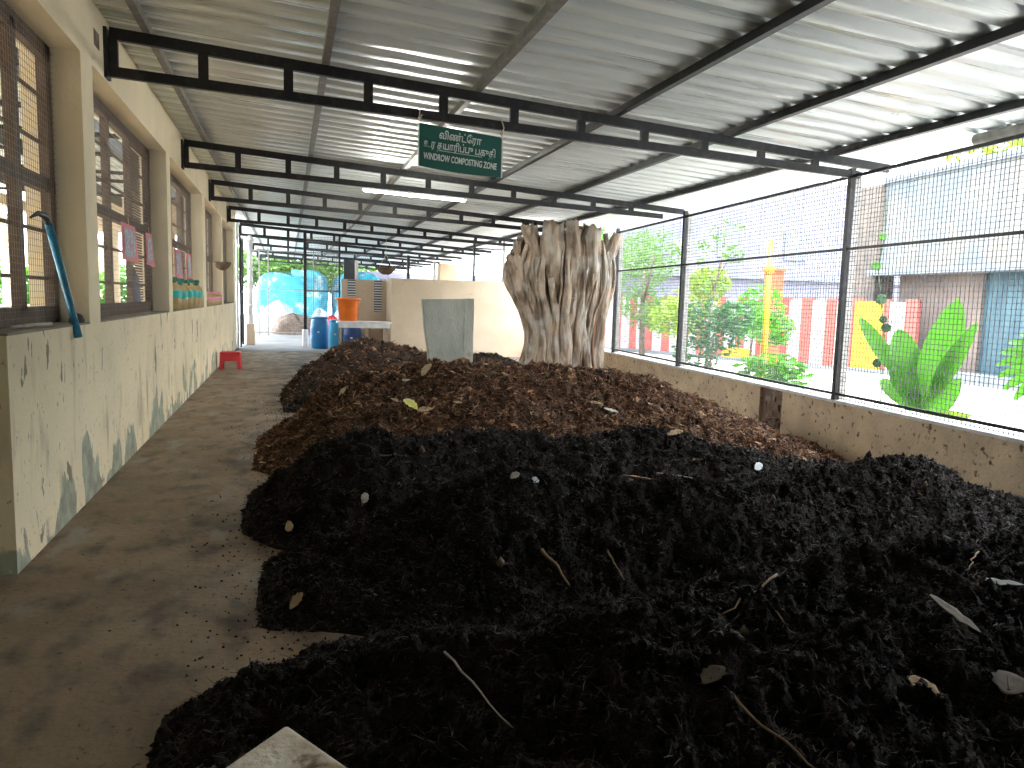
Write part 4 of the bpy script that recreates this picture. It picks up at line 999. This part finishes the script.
def dry_leaf(x, y, L_, W_, rot, m_, label, lift=.024, name='dry_leaf', cat='leaf', curl=.25, stem=True):
    m = MB(); n = 8; V = []; ca, sa = math.cos(rot), math.sin(rot)
    z0 = top_z(x, y); gx = (top_z(x + .06, y) - top_z(x - .06, y)) / .12; gy = (top_z(x, y + .06) - top_z(x, y - .06)) / .12
    for i in range(n + 1):
        u = i / n; w = W_ * .5 * math.sin(PI * min(1, u * .96 + .03)) ** .7
        for v in (-1, -.5, 0, .5, 1):
            lx = (u - .5) * L_; ly = v * w * (1 + .12 * math.sin(i * 3.1 + v))
            X_ = lx * ca - ly * sa; Y_ = lx * sa + ly * ca
            V.append((x + X_, y + Y_, z0 + lift + gx * X_ + gy * Y_ + curl * (abs(v) * w + .3 * abs(lx) * abs(u - .5)) + .002 * math.sin(i * 2.2)))
    m.add(V, [(5 * i + j, 5 * i + j + 1, 5 * i + 6 + j, 5 * i + 5 + j) for i in range(n) for j in range(4)])
    o = m.build(name, m_, smooth=True); so_ = o.modifiers.new('thick', 'SOLIDIFY'); so_.thickness = .0015
    return tag(o, label, cat)
twig((.50, 2.34), (.62, 1.93), .0042, M_pale, 'long pale twig lying down the front of the nearest heap', wob=.006)
twig((1.25, 3.50), (1.34, 3.32), .010, M_stick, 'short thick tan stick on the front of the second heap', wob=.003)
twig((1.60, 3.46), (1.63, 3.30), .006, M_stick, 'short thin stick right of the thick tan stick on the second heap', wob=.003)
twig((1.80, 2.33), (1.45, 2.15), .0055, M_stick, 'forked dry twig on the crest of the nearest heap', fork=(1.66, 2.02))
twig((1.22, 1.76), (1.34, 1.50), .005, M_stick, 'curved brown twig at the bottom edge of the nearest heap')
twig((2.80, 2.34), (2.62, 2.22), .004, M_stick, 'thin brown twig on the crest of the nearest heap at the right')
twig((.35, 4.55), (.52, 4.60), .008, M_pale, 'pale curved root piece at the foot of the third heap', cat='root', name='root_piece', wob=.02)
twig((.62, 5.15), (.80, 5.12), .005, M_stick, 'thin straw lying across the left side of the third heap', wob=.004)
dry_leaf(2.0, 3.90, .24, .09, .1, M_dryleaf, 'large curled brown leaf on the crest of the second heap')
twig((2.12, 3.92), (2.30, 3.82), .007, M_pale, 'silvery stalk beside the large curled brown leaf', wob=.004, cat='stalk', name='stalk')
dry_leaf(1.99, 1.80, .12, .07, 1.9, M_tanleaf, 'tan heart shaped leaf low on the nearest heap at the right')
dry_leaf(2.28, 1.97, .17, .035, -1.1, M_pale, 'slim pale husk on the nearest heap above the tan leaf', name='husk', cat='husk')
dry_leaf(2.72, 2.19, .20, .03, -.9, M_white, 'narrow white strip on the crest of the nearest heap at the right edge', name='paper_strip', cat='paper')
dry_leaf(2.24, 1.71, .14, .10, .5, M_stem, 'grey brown curled leaf at the right edge of the nearest heap')
dry_leaf(1.21, 1.83, .09, .07, .4, M_stem, 'small grey leaf low on the nearest heap, near the middle')
dry_leaf(1.09, 6.82, .16, .10, -.8, M_ywrap, 'crumpled yellow wrapper on the large brown heap', name='wrapper', cat='wrapper', curl=.4)
dry_leaf(1.22, 6.80, .15, .07, .3, M_tanleaf, 'tan leaf just right of the yellow wrapper')
dry_leaf(3.0, 6.95, .22, .08, -1., M_tanleaf, 'long cream leaf on the right part of the large brown heap')
dry_leaf(3.12, 6.80, .16, .06, -.7, M_pale, 'pale leaf beside the long cream leaf on the brown heap')
dry_leaf(3.10, 5.46, .16, .09, .1, M_tanleaf, 'cream flake on the crest of the third heap')
dry_leaf(1.33, 7.35, .16, .10, .9, M_tanleaf, 'upright tan leaf on the upper brown heap left of the stone slab', curl=.5)
dry_leaf(1.12, 7.30, .10, .08, .9, M_pale, 'small white scrap on the upper brown heap', curl=.3, name='scrap', cat='scrap')
dry_leaf(.47, 4.75, .06, .05, .9, M_pale, 'cream chip on the left front of the third heap', name='chip', cat='chip')
dry_leaf(.0, 4.70, .05, .08, .2, M_tanleaf, 'tan chip on the floor at the foot of the third heap', name='chip', cat='chip')
dry_leaf(.03, 3.54, .07, .06, .6, M_tanleaf, 'tan chip at the foot of the second heap', name='chip', cat='chip')
dry_leaf(1.21, 3.87, .06, .05, .3, M_pale, 'pale scrap on the crest of the second heap, left one', name='scrap', cat='scrap')
dry_leaf(1.34, 3.90, .05, .04, .3, M_white, 'tiny white scrap on the crest of the second heap, right one', name='scrap', cat='scrap')
dry_leaf(3.65, 5.06, .09, .05, .3, M_white, 'white scrap on the right slope of the third heap', name='scrap', cat='scrap')

#DEBRIS

# ------------------------------------------------------------------ light, sky, camera
w = bpy.data.worlds.new('sky'); scene.world = w; w.use_nodes = True
nt = w.node_tree; bg = nt.nodes['Background']
tc = nt.nodes.new('ShaderNodeTexCoord'); no = nt.nodes.new('ShaderNodeTexNoise'); no.inputs['Scale'].default_value = 2.5
nt.links.new(tc.outputs['Generated'], no.inputs['Vector'])
rp = nt.nodes.new('ShaderNodeValToRGB'); rp.color_ramp.elements[0].color = (.62, .78, .95, 1); rp.color_ramp.elements[1].color = (1, 1, 1, 1)
rp.color_ramp.elements[0].position = .35; rp.color_ramp.elements[1].position = .6
nt.links.new(no.outputs[0], rp.inputs[0]); nt.links.new(rp.outputs[0], bg.inputs[0]); bg.inputs[1].default_value = 1.0
s = bpy.data.lights.new('sun', 'SUN'); s.energy = 1.3; s.angle = .03; s.color = (1, .95, .86)
so = bpy.data.objects.new('sun', s); COL.objects.link(so)
so.rotation_euler = Vector((-.22, -.38, 1)).to_track_quat('Z', 'Y').to_euler(); so.location = (0, -10, 20)
cam = bpy.data.cameras.new('camera'); co = bpy.data.objects.new('camera', cam); COL.objects.link(co)
cam.sensor_width = 36; cam.lens = 740 / 1024 * 36; cam.clip_end = 300; cam.clip_start = .05
co.matrix_world = Matrix.Translation((0, 0, 1.55)) @ Matrix(((.957282, .005581, -.289101), (-.287819, .11436, -.950832), (.027755, .993424, .111081))).to_quaternion().to_matrix().to_4x4()
scene.camera = co
vs = scene.view_settings; vs.view_transform = 'Standard'; vs.look = 'None'; vs.gamma = 1; vs.use_curve_mapping = False
vs.exposure = 4.0
scene.cycles.max_bounces = 10; scene.cycles.diffuse_bounces = 6; scene.cycles.glossy_bounces = 4
scene.cycles.sample_clamp_indirect = 4
